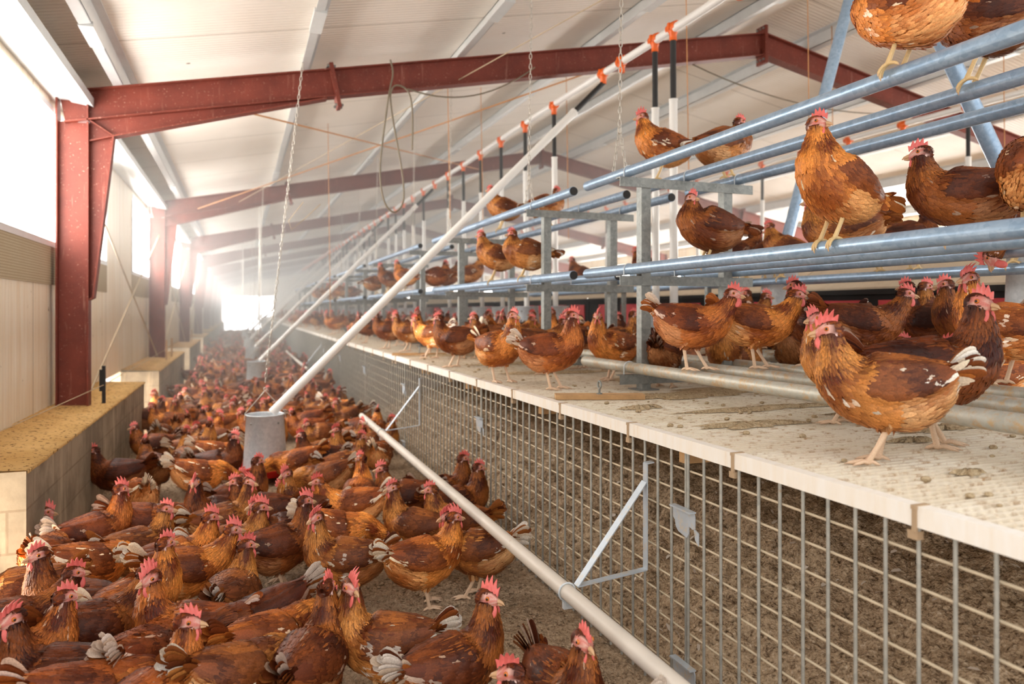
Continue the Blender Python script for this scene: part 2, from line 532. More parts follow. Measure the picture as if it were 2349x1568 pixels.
# left wall: panels, net strip, windows
def wall_box(mb, y0, y1, z0, z1, x0=WX-0.1, x1=WX): mb.box(x0, x1, y0, y1, z0, z1)
wins = [(0.4 - 1.66 + 6.1*i - 0.4, 0.4 + 6.1*i + 2.44) for i in range(0, 9)]
wins = [(-1.66 + 6.1*i, 2.44 + 6.1*i) for i in range(1, 10) if -1.66 + 6.1*i + 0.3 < 52]   # centred on the columns
wins = [(a + 0.3, b + 0.3) for a, b in wins]
mbw = MB(); mbn = MB()
y = ROOF_START
edges = []
for a, b in wins: edges.append((max(a, ROOF_START), min(b, YE)))
holes = [(2.45 + 5.95*i, 4.04 + 5.95*i) for i in range(9)]
holes = [(8.39 + 5.95*(i-1), 9.88 + 5.95*(i-1)) for i in range(9)]
# panel below the sill, open at the pop holes under 0.56 m
wall_box(mbw, ROOF_START, YE, 0.575, 1.50)
yy = ROOF_START
for a, b in holes:
    if b < yy or a > YE: continue
    a2 = max(a, yy)
    if a2 > yy: wall_box(mbw, yy, a2, -0.05, 0.575)
    yy = b
wall_box(mbw, yy, YE, -0.05, 0.575)
yy = ROOF_START
for a, b in edges:
    if a > yy: wall_box(mbw, yy, a, 1.50, 3.1)
    yy = b
wall_box(mbw, yy, YE, 1.50, 3.1)
for a, b in edges: wall_box(mbw, a, b, 2.85, 3.1)
o = mbw.build('wall_left', M['wall']); o['kind'] = 'structure'
for i, (a, b) in enumerate(edges):
    fr = MB()
    w = 0.045
    fr.box(WX-0.06, WX+0.012, a, b, 1.83-w, 1.83); fr.box(WX-0.06, WX+0.012, a, b, 2.85-w, 2.85)
    fr.box(WX-0.06, WX+0.012, a, a+w, 1.83, 2.85-w); fr.box(WX-0.06, WX+0.012, b-w, b, 1.83, 2.85-w)
    wo = fr.build('window_%d' % (i+1), M['purlin']); wo['kind'] = 'structure'
    p = MB(); p.box(WX-0.05, WX-0.03, a+w, b-w, 1.83, 2.85-w); p.build('window_pane', M['window_light'], wo)
    n = MB(); n.box(WX-0.03, WX+0.01, a, b, 1.50, 1.83-w); n.build('screen_net', M['net'], wo)
# right wall with its windows, seen only through the perches
mbw = MB(); X2 = 2*RX - WX
mbw.box(X2, X2+0.1, ROOF_START, YE, -0.05, 1.70); mbw.box(X2, X2+0.1, ROOF_START, YE, 2.8, 3.1)
o = mbw.build('wall_right', M['wall']); o['kind'] = 'structure'
for i in range(9):
    ya = ROOF_START + 5.9*i; yb = min(ya + 5.8, YE)
    p = MB(); p.box(X2+0.0, X2+0.06, ya-0.1, ya, 1.70, 2.8)
    o = p.build('window_%d' % (i+1+len(edges)), M['purlin']); o['kind'] = 'structure'
    p = MB(); p.box(X2+0.03, X2+0.05, ya, yb, 1.70, 2.8); p.build('window_pane', M['window_light'], o)
# far gable wall with the open door
mb = MB()
dx0, dx1, dz = -1.05, 2.3, 2.3
mb.box(WX, dx0, YE, YE+0.1, -0.05, 4.5); mb.box(dx0, dx1, YE, YE+0.1, dz, 4.5); mb.box(dx1, X2, YE, YE+0.1, -0.05, 4.5)
o = mb.build('wall_far', M['wall']); o['kind'] = 'structure'
mb = MB(); mb.box(dx0, dx1, YE+0.05, YE+0.08, -0.05, dz)
o = mb.build('door_1', M['door_light']); o['kind'] = 'structure'

# concrete block plinth between the pop holes
seg = []
yy = ROOF_START
for a, b in holes:
    if a > YE: break
    if b < yy: continue
    if a > yy + 0.1: seg.append((yy, a))
    yy = b
seg.append((yy, YE))
seg = [s for s in seg if s[1] > 2.5]
for i, (a, b) in enumerate(seg):
    mb = MB(); mb.box(WX, -0.915, a, b, -0.05, 0.568)
    o = mb.build('trim_%d' % (i+1), M['block']); o['kind'] = 'structure'
    # dusty cap with an uneven edge
    n = int((b-a)/0.05)+2
    ys = np.linspace(a, b, n)
    c = MB(); vs = []; fs = []
    for k, yv in enumerate(ys):
        e = -0.912 + 0.008*rr.random()
        zt = 0.578 + 0.006*rr.random()
        vs += [(WX, yv, zt+0.012), (-1.1, yv, zt), (e, yv, 0.572), (e, yv, 0.556)]
    for k in range(n-1):
        for j in range(3):
            fs.append((k*4+j, (k+1)*4+j, (k+1)*4+j+1, k*4+j+1))
    c.add(vs, fs)
    c.build('dusty_cap', M['dust'], o)

# ceiling panels on purlins
for name, sgn in (('ceiling', -1), ('ceiling_right', 1)):
    mb = MB()
    xe = RX + sgn*(RX - WX + 0.3)
    z0 = roof_z(RX) + 0.135; z1 = roof_z(xe) + 0.135
    p = [(RX, ROOF_START, z0), (xe, ROOF_START, z1), (xe, YE+0.1, z1), (RX, YE+0.1, z0)]
    p += [(q[0], q[1], q[2]+0.1) for q in p]
    mb.add(p, [(0,1,2,3) if sgn > 0 else (0,3,2,1), (4,5,6,7), (0,4,5,1), (1,5,6,2), (2,6,7,3), (3,7,4,0)], smooth=False)
    o = mb.build(name, M['ceiling']); o['kind'] = 'structure'
PURX = [-0.87, 0.516, 1.87, 3.25, 4.63]
for k, px_ in enumerate(PURX + [2*RX - q for q in PURX]):
    mb = MB()
    s = -1 if px_ < RX else 1
    z = roof_z(px_)
    # Z profile: foot flange, web, head flange
    for (u0, u1, v0, v1) in ((-0.035, 0.035, 0.0, 0.007), (0.028, 0.035, 0.0, 0.135), (0.028, 0.085, 0.127, 0.134)):
        pts = []
        for yv in (ROOF_START, YE):
            for (uu, vv) in ((u0,v0),(u1,v0),(u1,v1),(u0,v1)):
                xx = px_ - s*uu
                pts.append((xx, yv, z + vv - SL*(abs(xx-RX) - abs(px_-RX))))
        mb.add(pts, [(0,1,2,3),(7,6,5,4),(0,4,5,1),(1,5,6,2),(2,6,7,3),(3,7,4,0)], smooth=False)
    # sleeves where lengths are joined over the frames
    for yv in FR[:4]:
        mb.box(px_-0.042, px_+0.042, yv-1.35, yv-0.95, z-0.012, z+0.02)
    o = mb.build('purlin', M['purlin']); o['kind'] = 'structure'
# eaves profile along the left wall
mb = MB()
mb.obox((-1.12, ROOF_START, 2.885), (-1.12, YE, 2.885), 0.15, 0.012, up=(0.15,0,1))
mb.obox((-1.05, ROOF_START, 2.90), (-1.05, YE, 2.90), 0.012, 0.07)
mb.obox((-1.25, ROOF_START, 2.93), (-1.25, YE, 2.93), 0.16, 0.05)
o = mb.build('eaves_profile', M['purlin']); o['kind'] = 'structure'

# red steel portal frames
def ibeam(mb, a, b, h, w, tf=0.011, tw=0.008):
    """I section with its web in the XZ plane; a, b are points on the TOP of the beam"""
    a = Vector(a); b = Vector(b); t = (b-a).normalized()
    n = Vector((-t.z, 0, t.x))
    if n.z < 0 or (abs(n.z) < 1e-6 and n.x < 0): n = -n
    for off, th, wd in ((tf/2, tf, w), (h - tf/2, tf, w)):
        mb.obox(a - n*off, b - n*off, wd, th, up=n)
    mb.obox(a - n*h/2, b - n*h/2, tw, h - 2*tf, up=n)
def plate(mb, pts, y, th):
    mb.prism([(p[0], p[1]) for p in pts], y - th/2, y + th/2)
ordn = ['nearest', 'second', 'third', 'fourth', 'fifth', 'sixth', 'seventh', 'eighth']
def portal(i, y):
    root = empty('portal_frame', (0, y, 0), 'oxide red steel portal frame, the %s one down the barn' % ordn[i], 'steel frame', 'red steel portal frames')
    for sgn in (-1, 1):
        X = lambda x: x if sgn < 0 else 2*RX - x
        # column: web facing the camera, flanges along the wall and the aisle
        mb = MB()
        for x0, x1 in ((-1.29, -1.278), (-1.084, -1.072)):
            a, b = sorted((X(x0), X(x1))); mb.box(a, b, -0.06, 0.06, 0.56, 2.74)
        a, b = sorted((X(-1.278), X(-1.084))); mb.box(a, b, -0.004, 0.004, 0.56, 2.74)
        a, b = sorted((X(-1.29), X(-1.278))); mb.box(a, b, -0.06, 0.06, 2.74, roof_z(-1.29)+0.0)
        a, b = sorted((X(-1.34), X(-1.02))); mb.box(a, b, -0.09, 0.09, 0.558, 0.572)
        mb.build('column', M['red_steel'], root)
        mb = MB()
        ibeam(mb, (X(-1.278), 0, roof_z(-1.278)), (X(RX-0.012), 0, roof_z(RX-0.012)), 0.235, 0.12)
        mb.box(*sorted((X(-1.084), X(-1.074))), -0.06, 0.06, 2.75, roof_z(-1.08)-0.01)
        rf = mb.build('rafter', M['red_steel'], root)
        # tapered haunches
        bot = lambda x: roof_z(x) - 0.237
        mb = MB()
        plate(mb, [(X(-1.072), bot(-1.072)), (X(-0.906), 2.652), (X(-1.072), 2.60)], 0, 0.008)
        plate(mb, [(X(-1.072), bot(-1.072)), (X(0.74), bot(0.74)), (X(-0.906), 2.652)], 0, 0.008)
        mb.obox((X(-0.906), 0, 2.650), (X(0.70), 0, bot(0.70)-0.01), 0.11, 0.011)
        mb.obox((X(-1.072), 0, bot(-1.072)), (X(-0.906), 0, 2.652), 0.09, 0.01)
        mb.obox((X(-1.072), 0, 2.60), (X(-0.906), 0, 2.652), 0.09, 0.01)
        mb.build('rafter_haunch', M['red_steel'], root)
        mb = MB()
        plate(mb, [(X(-1.072), 2.60), (X(-0.906), 2.652), (X(-1.045), 1.40), (X(-1.072), 1.40)], 0, 0.008)
        mb.obox((X(-0.906), 0, 2.652), (X(-1.045), 0, 1.40), 0.10, 0.012, up=(1,0,0.1))
        mb.obox((X(-1.045), 0, 1.406), (X(-1.072), 0, 1.39), 0.10, 0.012, up=(0,0,1))
        mb.build('column_haunch', M['red_steel'], root)
        mb = MB()
        d = Vector((1, 0, SL)).normalized(); n = Vector((-d.z, 0, d.x))
        c = Vector((0.74, 0, roof_z(0.74)))
        p0 = c + n*0.045; p1 = c - n*0.33
        if sgn > 0: p0.x = X(p0.x); p1.x = X(p1.x)
        mb.obox(p0, p1, 0.14, 0.032, up=(1,0,0))
        sp = mb.build('splice_plate', M['red_steel'], root)
        bo = MB()
        for t in (0.06, 0.94):
            for yy_ in (-0.04, 0.04):
                q = p0.lerp(p1, t); bo.tube([q + Vector((-0.035, yy_, 0)), q + Vector((0.035, yy_, 0))], 0.012, 6)
        bo.build('bolt', M['galv_frame'], sp)
    mb = MB()
    for s in (-1, 1):
        mb.box(RX + (-0.016 if s < 0 else 0.001), RX + (-0.001 if s < 0 else 0.016), -0.075, 0.075, 4.26-0.33, 4.26+0.075)
    ap = mb.build('apex_plate', M['red_steel'], root)
    bo = MB()
    for z in (4.26+0.045, 4.26-0.285):
        for yy_ in (-0.05, 0, 0.05):
            bo.tube([(RX-0.03, yy_, z), (RX+0.03, yy_, z)], 0.011, 6)
    bo.build('bolt', M['galv_frame'], ap)
    # apex haunch triangles
    return root
for i, y in enumerate(FR): portal(i, y)

# ------------------------------------------------------------------ the slatted platform
PX, PZ = 1.36, 0.886
slats_group = 'slatted floor panels of the platform'
def slat_mesh(w, l, pitch_x=0.031, pitch_y=0.029):
    """one moulded grid: long bars both ways, rim around"""
    mb = MB()
    nx = round(w/pitch_x); ny = round(l/pitch_y)
    for i in range(1, nx):
        x = w*i/nx; mb.box(x-0.0045, x+0.0045, 0.006, l-0.006, -0.022, -0.006)
    for j in range(1, ny):
        y = l*j/ny; mb.box(0.006, w-0.006, y-0.0045, y+0.0045, -0.020, 0)
    mb.box(0, 0.009, 0, l, -0.026, 0); mb.box(w-0.009, w, 0, l, -0.026, 0)
    mb.box(0.009, w-0.009, 0, 0.007, -0.026, 0); mb.box(0.009, w-0.009, l-0.007, l, -0.026, 0)
    return mb.mesh('slat_panel', M['slat'])
sm = slat_mesh(1.2, 0.606)
YS0 = 0.55
k = 0
for col_ in range(3):
    for j in range(0, 22 if col_ < 2 else 16):
        y0 = YS0 + 0.615*j
        if col_ == 0: lab = 'cream plastic slatted floor panel along the front edge of the platform, one of a row'
        elif col_ == 1: lab = 'cream plastic slatted floor panel under the perches, behind the front row of panels'
        else: lab = 'cream plastic slatted floor panel at the back of the platform by the nest'
        o = link('slat_panel', sm); o.location = (PX + 0.012 + 1.208*col_, y0, PZ)
        tag(o, lab, 'slatted panel', slats_group + (' front row', ' second row', ' back row')[col_])
# beyond, the floor closes up with distance
mb = MB()
y0 = YS0 + 0.615*22
mb.box(PX+0.012, 4.9, y0, YE-0.5, PZ-0.022, PZ)
o = mb.build('slatted_floor', M['slat'])
tag(o, 'far stretch of cream slatted platform floor running to the end of the barn', 'slatted floor')
# white edge profile, in lengths with brown clips
lip_lengths = [(YS0 + 0.615*i, YS0 + 0.615*(i+1)) for i in range(22)] + [(y0 + 3.1*i, y0 + 3.1*(i+1)) for i in range(12)]
for i, (a, b) in enumerate(lip_lengths):
    mb = MB()
    mb.box(PX-0.006, PX+0.010, a+0.002, b-0.002, PZ-0.042, PZ-0.003)
    mb.box(PX-0.006, PX+0.028, a+0.002, b-0.002, PZ-0.003, PZ+0.003)
    o = mb.build('edge_strip', M['lip'])
    tag(o, 'white plastic edge strip along the front of the slatted platform, one length of the row', 'edge strip', 'edge strips along the platform front')
    if i < 22:
        c = MB(); c.box(PX-0.010, PX-0.004, a-0.005, a+0.006, PZ-0.052, PZ-0.004)
        c.box(PX-0.012, PX+0.03, a-0.006, a+0.007, PZ-0.004, PZ+0.005)
        c.box(PX-0.006, PX+0.012, a-0.005, a+0.02, PZ-0.070, PZ-0.052)
        c.build('clip', M['clip'], o)
# joists under the slats
for j in range(14):
    y = YS0 + 0.3 + 1.23*j
    mb = MB(); mb.box(PX+0.02, 4.8, y-0.02, y+0.02, PZ-0.085, PZ-0.027)
    o = mb.build('platform_joist', M['wood']); o['kind'] = 'structure'
# dung crusts on the platform
mb = MB()
crust = [(2.1,3.05,.32,.10),(2.2,2.55,.5,.05),(1.75,2.2,.28,.05),(2.35,1.9,.22,.06),(2.02,1.75,.08,.03),(1.9,3.1,.2,.08),(1.75,1.35,.05,.02),(2.6,2.3,.5,.07),(2.3,3.9,.3,.12),(2.0,4.5,.4,.1),(2.3,1.35,.14,.05),(2.7,1.6,.3,.1),(1.62,2.75,.1,.05),(2.2,5.4,.6,.16),(1.9,6.6,.4,.2),(2.6,3.2,.6,.2)]
for (cx, cy, lx, ly) in crust:
    n = 46; vs = [(cx, cy, PZ+0.011)]; fs = []
    ph = [rr.uniform(0, 6) for _ in range(4)]
    for ring in (0.35, 0.7, 1.0):
        for q in range(n):
            a = 2*PI*q/n
            r = ring*(0.72 + 0.22*math.sin(2*a+ph[0]) + 0.2*math.sin(5*a+ph[1]) + 0.14*math.sin(9*a+ph[2]) + 0.12*math.sin(14*a+ph[3]) + 0.16*rr.random()*ring)
            vs.append((cx + lx*r*math.cos(a), cy + ly*r*math.sin(a), PZ + (0.011 if ring < 1 else 0.001) + 0.008*rr.random()*(1.2-ring)))
    for q in range(n):
        q2 = (q+1) % n
        fs.append((0, 1+q, 1+q2))
        fs.append((1+q, 1+n+q, 1+n+q2, 1+q2)); fs.append((1+n+q, 1+2*n+q, 1+2*n+q2, 1+n+q2))
    mb.add(vs, fs)
for _ in range(260):
    x = 1.45 + rr.random()*1.7; y = 0.9 + rr.random()**1.4*7
    r = rr.uniform(0.004, 0.012)
    mb.ball((x, y, PZ+r*0.4), r*1.3, r, r*0.7, seg=6, rings=4)
o = mb.build('dung_crust', M['crust'])
tag(o, 'flat brown crusts and crumbs of dried droppings on the slatted platform', 'droppings', kind='stuff')

# wire mesh front in panels
def mesh_panel(y0, y1, n):
    mb = MB(); mb.mat = 0
    nv = int(round((y1-y0)/0.085))
    for i in range(nv+1):
        y = y0 + 0.006 + (y1-y0-0.012)*i/nv
        mb.tube([(PX+0.004, y, 0.0), (PX+0.004, y, PZ-0.044)], 0.0048, 6 if y < 9 else 4, caps=False)
    mb.mat = 1
    nh = 11
    for k_ in range(nh):
        z = 0.03 + 0.0755*k_
        mb.tube([(PX+0.012, y0+0.004, z), (PX+0.012, y1-0.004, z)], 0.0036, 6 if y0 < 9 else 4, caps=True)
    o = mb.build('wire_mesh_panel', [M['mesh_v'], M['mesh_h']])
    lab = {0: 'galvanised wire mesh panel under the platform, nearest the camera at the right edge',
           1: 'galvanised wire mesh panel between the two pairs of latch plates, second from the camera',
           2: 'galvanised wire mesh panel behind the near hens by the aisle, third from the camera'}.get(n, 'galvanised wire mesh panel farther down the aisle under the platform')
    return tag(o, lab, 'wire mesh', 'wire mesh panels under the platform')
PB = [-0.12] + [2.03 + 2.155*i for i in range(24)]
for n in range(len(PB)-1):
    if PB[n] > YE - 2: break
    mesh_panel(max(PB[n], 0.3), min(PB[n+1], YE-0.5), n)
# latch plates clamping neighbouring panels
def latch(y, z, s=1.0):
    mb = MB()
    x = PX - 0.008
    out = [(-0.055,0),(0.055,0),(0.062,-0.012),(0.062,-0.05),(0.05,-0.055),(0.03,-0.05),(0.028,-0.075),(0.018,-0.09),(-0.03,-0.082),(-0.045,-0.07),(-0.05,-0.05),(-0.062,-0.04),(-0.062,-0.012)]
    mb.prism([(y - p*s, z + q*s) for p, q in out], x-0.0015, x+0.0015, axis='x')
    tab = [(0.052,-0.05),(0.078,-0.06),(0.078,-0.1),(0.06,-0.085)]
    mb.prism([(y - p*s, z + q*s) for p, q in tab], x+0.001, x+0.004, axis='x')
    mb.box(x-0.018*s, x+0.006, y-0.058*s, y+0.058*s, z-0.003, z+0.002)
    return mb.build('latch_plate', M['strap'])
for i, y in enumerate(PB[1:7]):
    for z, w in ((0.665, 'upper'), (0.165, 'lower')):
        o = latch(y, z)
        lab = {0: '%s galvanised latch plate on the nearest joint of the wire mesh' % w,
               1: '%s galvanised latch plate on the second joint of the wire mesh, behind the near hens' % w}.get(i, '%s small galvanised latch plate on a far wire mesh joint' % w)
        tag(o, lab, 'latch plate', 'latch plates on the wire mesh')

# perch pipe in front of the mesh with its strap brackets
def floor_perch(y0, y1, lab):
    root = empty('aisle_perch', (1.05, y0, 0.346), lab, 'perch pipe')
    mb = MB(); mb.tube([(0, 0, 0), (0, y1-y0, 0)], 0.0265, 16); mb.build('pipe', M['dirty_pvc'], root)
    return root
def bracket(y, lab):
    mb = MB()
    W = 0.028
    a = (PX-0.008, y, 0.765); b = (PX-0.008, y, 0.39); c = (1.085, y+0.008, 0.362)
    mb.obox(a, b, 0.004, W, up=(0,1,0)); mb.obox(a, (PX+0.02, y, 0.768), W, 0.004)
    mb.obox((PX-0.012, y, 0.70), c, W, 0.004, up=(1,0,1)); mb.obox(b, c, W, 0.004)
    o = mb.build('strap_bracket', M['strap'])
    cl = MB(); Mx = Matrix.Rotation(PI/2, 3, 'X')
    cl.torus((1.05, y+0.008, 0.346), 0.0305, 0.0035, M=Mx, seg=20)
    cl.box(1.035, 1.07, y, y+0.016, 0.29, 0.315)
    cl.build('pipe_clamp', M['galv'], o)
    return tag(o, lab, 'bracket', 'perch brackets on the mesh')
floor_perch(0.5, 6.74, 'dirty white perch pipe crossing the lower frame in front of the wire mesh')
floor_perch(12.4, 18.0, 'short white perch pipe farther down the aisle beyond the nearest feeder')
bracket(2.27, 'large folded galvanised strap bracket holding the near perch pipe')
bracket(5.74, 'small galvanised strap bracket holding the far end of the near perch pipe')
bracket(13.2, 'faint distant strap bracket beyond the white diagonal tube')

# planks with eye bolts on the platform edge
def plank(x, y, L, lab):
    root = empty('plank', (x, y, PZ+0.002), lab, 'plank')
    mb = MB(); mb.box(-0.04, 0.05, -L/2, L/2, 0, 0.022); mb.build('board', M['wood'], root)
    e = MB(); e.tube([(0,0,0.02),(0,0,0.05)], 0.005, 8); e.torus((0,0,0.066), 0.017, 0.005, M=Matrix.Rotation(PI/2,3,'X') @ Matrix.Rotation(0.3,3,'Y'), seg=16)
    e.tube([(0,0,0.022),(0,0,0.027)], 0.014, 10)
    e.build('eye_bolt', M['galv_frame'], root)
    return root
p = px_on_z(1375, 915, PZ); plank(p.x, p.y, 0.42, 'short wooden plank with an eye bolt lying near the post of the near perches').rotation_euler = (0,0,1.22)
p = px_on_z(962, 815, PZ); plank(p.x, p.y, 0.5, 'far wooden plank with an eye bolt at the platform edge among hens').rotation_euler = (0,0,1.22)

# ------------------------------------------------------------------ perch racks
PIPES = [(1.93, 2.04), (2.30, 2.04), (2.63, 2.04), (1.93, 1.523), (2.24, 1.523), (2.60, 1.523), (1.93, 1.007), (2.27, 1.007), (2.60, 1.007)]
SEG = [(0.5, 3.93), (4.09, 7.55), (8.15, 11.6), (12.1, 15.6), (16.1, 19.6), (20.1, 23.6), (24.1, 27.6)]
FRM = [(1.2, 3.41), (4.73, 6.83), (8.42, 10.9), (12.6, 14.9), (16.7, 18.9), (20.7, 22.9), (24.7, 26.9)]
def perch_rack(i):
    (y0, y1), frs = SEG[i], FRM[i]
    lab = ('galvanised perch rack of three pipe levels, nearest on the right', 'second galvanised perch rack behind the black-capped pipe ends',
           'third galvanised perch rack down the platform', 'fourth galvanised perch rack, hazy behind the white diagonal tubes',
           'fifth galvanised perch rack, small and pale far down the platform', 'sixth galvanised perch rack, very faint in the haze', 'last visible galvanised perch rack at the far end')[i]
    root = empty('perch_rack', (2.27, frs[0], PZ), lab, 'perch rack', 'perch racks on the platform')
    ox, oy, oz = root.location
    for fy in frs:
        for px_ in (2.02, 2.54):
            mb = MB()
            mb.box(px_-0.028-ox, px_+0.028-ox, fy-0.026-oy, fy-0.020-oy, 0, 1.995-oz)
            mb.box(px_-0.028-ox, px_-0.022-ox, fy-0.020-oy, fy+0.026-oy, 0, 1.995-oz)
            mb.box(px_-0.06-ox, px_+0.06-ox, fy-0.06-oy, fy+0.06-oy, 0, 0.006)
            mb.build('post', M['galv_frame'], root)
        for z, x0, x1 in ((2.005, 1.86, 2.70), (1.488, 1.86, 2.70), (0.970, 1.86, 2.70)):
            mb = MB()
            mb.box(x0-ox, x1-ox, fy-0.034-oy, fy-0.028-oy, z-0.05-oz, z-oz)
            mb.box(x0-ox, x1-ox, fy-0.028-oy, fy+0.012-oy, z-0.006-oz, z-oz)
            mb.build('crossbar', M['galv_frame'], root)
    for (px_, pz) in PIPES:
        low = pz < 1.2
        st = 0.0
        if px_ > 2.2 and not low: st = 0.30 if px_ < 2.5 else 0.5
        if low and px_ < 2.0: pass
        mb = MB(); mb.tube([(px_-ox, y0+st*0.0-oy, pz-oz), (px_-ox, y1-(0.03 if not low else 0)-oy, pz-oz)], 0.0285, 18)
        po = mb.build('perch_pipe', M['galv_pipe_dirty'] if low else M['galv_pipe'], root)
        if not low:
            cp = MB(); cp.tube([(px_-ox, y0-0.004-oy, pz-oz), (px_-ox, y0+0.004-oy, pz-oz)], 0.0265, 18)
            cp.build('end_cap', M['black_rubber'], po)
        for fy in frs:
            ub = MB()
            pts = [(px_-0.0315-ox, fy-0.005-oy, pz-0.06-oz)] + [(px_-ox+0.0315*math.cos(a_), fy-0.005-oy, pz-oz+0.0315*math.sin(a_)) for a_ in [PI - PI*q/10 for q in range(11)]] + [(px_+0.0315-ox, fy-0.005-oy, pz-0.06-oz)]
            ub.tube(pts, 0.003, 6); ub.build('u_bolt', M['galv'], po)
    return root
for i in range(len(SEG)): perch_rack(i)

# chains
def chain(a, b, lab, link_len=0.036, r=0.0030, seg=8, group=None):
    a = Vector(a); b = Vector(b); L = (b-a).length; n = max(2, int(L/link_len))
    t = (b-a).normalized()
    q = t.to_track_quat('Y', 'Z').to_matrix()
    mb = MB()
    for i in range(n):
        c = a.lerp(b, (i+0.5)/n)
        Mx = q @ Matrix.Rotation(PI/2*(i % 2) + 0.3, 3, 'Y')
        mb.torus(c, 0.0085, r, M=Mx, seg=seg, seg2=5, stretch=0.0105)
    o = mb.build('chain', M['chain'])
    return tag(o, lab, 'chain', group)

# ------------------------------------------------------------------ feeders and feed lines
LX, LZ = 3.1, 3.46
def feeder(x, y, z0, lab, group, h=0.46, r0=0.165, r1=0.138, bail=True):
    root = empty('feeder', (x, y, z0), lab, 'feeder', group)
    mb = MB()
    mb.lathe([(r0, 0.07), (r0-0.004, 0.10), (r1, h), (r1+0.006, h+0.004), (r1+0.006, h+0.010), (r1-0.003, h+0.010), (r1-0.004, h), (r0-0.008, 0.10)], seg=40)
    hp = mb.build('hopper', M['galv'], root)
    sc_ = MB()
    for a in (3.9, 5.4):
        sc_.ball((r1*1.04*math.cos(a), r1*1.04*math.sin(a), h-0.05), 0.008, seg=8, rings=5)
    sc_.build('rivet', M['galv_frame'], hp)
    mb = MB()
    mb.lathe([(0.02, 0.015), (0.16, 0.005), (0.205, 0.012), (0.222, 0.055), (0.232, 0.062), (0.228, 0.068), (0.216, 0.060), (0.200, 0.02), (0.15, 0.016), (0.10, 0.05), (0.02, 0.06)], seg=40)
    for k_ in range(14):
        a = 2*PI*k_/14
        mb.obox((0.1*math.cos(a), 0.1*math.sin(a), 0.085), (0.226*math.cos(a), 0.226*math.sin(a), 0.085), 0.008, 0.008)
    mb.torus((0,0,0.088), 0.226, 0.006, seg=40)
    for k_ in range(14):
        a = 2*PI*k_/14
        mb.tube([(0.226*math.cos(a), 0.226*math.sin(a), 0.06), (0.226*math.cos(a), 0.226*math.sin(a), 0.09)], 0.005, 6)
    mb.build('pan', M['red_plastic'], root)
    if bail:
        mb = MB()
        for s in (-1, 1):
            mb.tube([(s*(r1+0.012), -0.02, h-0.03), (s*(r1+0.008), -0.01, h+0.02), (0.0, 0, h+0.19)], 0.0035, 6)
        mb.torus((0,0,h+0.2), 0.012, 0.003, M=Matrix.Rotation(PI/2,3,'X'), seg=12)
        mb.build('bail', M['chain'], root)
    return root
FE = [(0.19, 5.96), (0.26, 12.2), (0.27, 16.7), (0.27, 22.0), (0.27, 27.5), (0.27, 33.0)]
fl = ['nearest galvanised hopper feeder with a red pan, on the floor among the hens', 'second galvanised hopper feeder with a red pan, behind the nearest one',
      'third galvanised hopper feeder down the aisle', 'fourth galvanised hopper feeder, pale in the haze', 'fifth galvanised hopper feeder, small and hazy', 'farthest galvanised hopper feeder near the bright door']
def drop_tube(top, bottom, r, lab, group, hose=0.16):
    """feed drop tube: black hose under the coupler, then the white telescopic tube"""
    a = Vector(top); b = Vector(bottom)
    root = empty('drop_tube', b, lab, 'feed tube', group)
    m = a.lerp(b, hose)
    h = MB(); h.tube([a-b, m-b], r*0.72, 12); h.build('hose', M['black_rubber'], root)
    w = MB()
    n = 8
    pts = []
    for i in range(n+1):
        q = m.lerp(b, i/n); pts.append(q - b)
    w.tube(pts, r, 16); w.tube([pts[0]*1.0, pts[0] + (pts[1]-pts[0])*0.06], r*1.12, 16); w.build('tube', M['pvc'], root)
    return root
for i, (x, y) in enumerate(FE):
    feeder(x, y, 0.04, fl[i], 'feeders in the aisle')
    dt = drop_tube((LX, y-0.02, LZ-0.09), (x+0.05, y-0.02, 0.52), 0.034, ('long white diagonal feed tube running down to the nearest hopper feeder', 'white diagonal feed tube running down to the second feeder',
        'white diagonal feed tube of the third feeder', 'white diagonal feed tube of the fourth feeder', 'faint diagonal feed tube of the fifth feeder', 'faintest diagonal feed tube by the bright door')[i], 'diagonal feed tubes', hose=0.10)
    if i < 4:
        chain((x+0.28 if i == 0 else x+0.1, y, roof_z(x)+0.0), (x, y, 0.75), ('long chain hanging from the roof to the nearest feeder', 'chain over the second feeder', 'chain over the third feeder', 'chain over the fourth feeder')[i], group='feeder chains')
TY = [2.87, 3.3, 4.0, 4.8, 5.06, 5.6, 5.94] + [7.05 + 0.83*k_ for k_ in range(40)]
TY = [t for t in TY if t < 40]
def feed_line(lx, lz, ty, lab):
    root = empty('feed_line', (lx, 0, lz), lab, 'feed pipe')
    mb = MB()
    ys = [ROOF_START + (YE-1-ROOF_START)*k_/60 for k_ in range(61)]
    mb.tube([(0, yv, 0.012*math.sin(yv*1.03)) for yv in ys], 0.032, 14); mb.build('pipe', M['pvc'], root)
    c = MB()
    c.tube([(0,-0.055,0),(0,-0.03,0),(0,-0.028,0),(0,0.028,0),(0,0.03,0),(0,0.055,0)], [0.038,0.038,0.042,0.042,0.038,0.038], 14)
    c.tube([(0,0,-0.01),(0,0,-0.05),(0,0,-0.055),(0,0,-0.10)], [0.034,0.032,0.028,0.028], 12)
    c.box(-0.046, 0.046, -0.012, 0.012, -0.02, 0.03)
    cm = c.mesh('tee_coupler', M['orange'])
    for t in ty:
        o = link('tee_coupler', cm, root); o.location = (0, t, 0)
    return root
feed_line(LX, LZ, TY, 'long white feed pipe with orange tee couplers running under the left roof slope')
TY2 = [3.2 + 0.83*k_ for k_ in range(28)]
feed_line(2*RX-LX, LZ+0.05, TY2, 'second white feed pipe with orange couplers on the far side of the ridge')
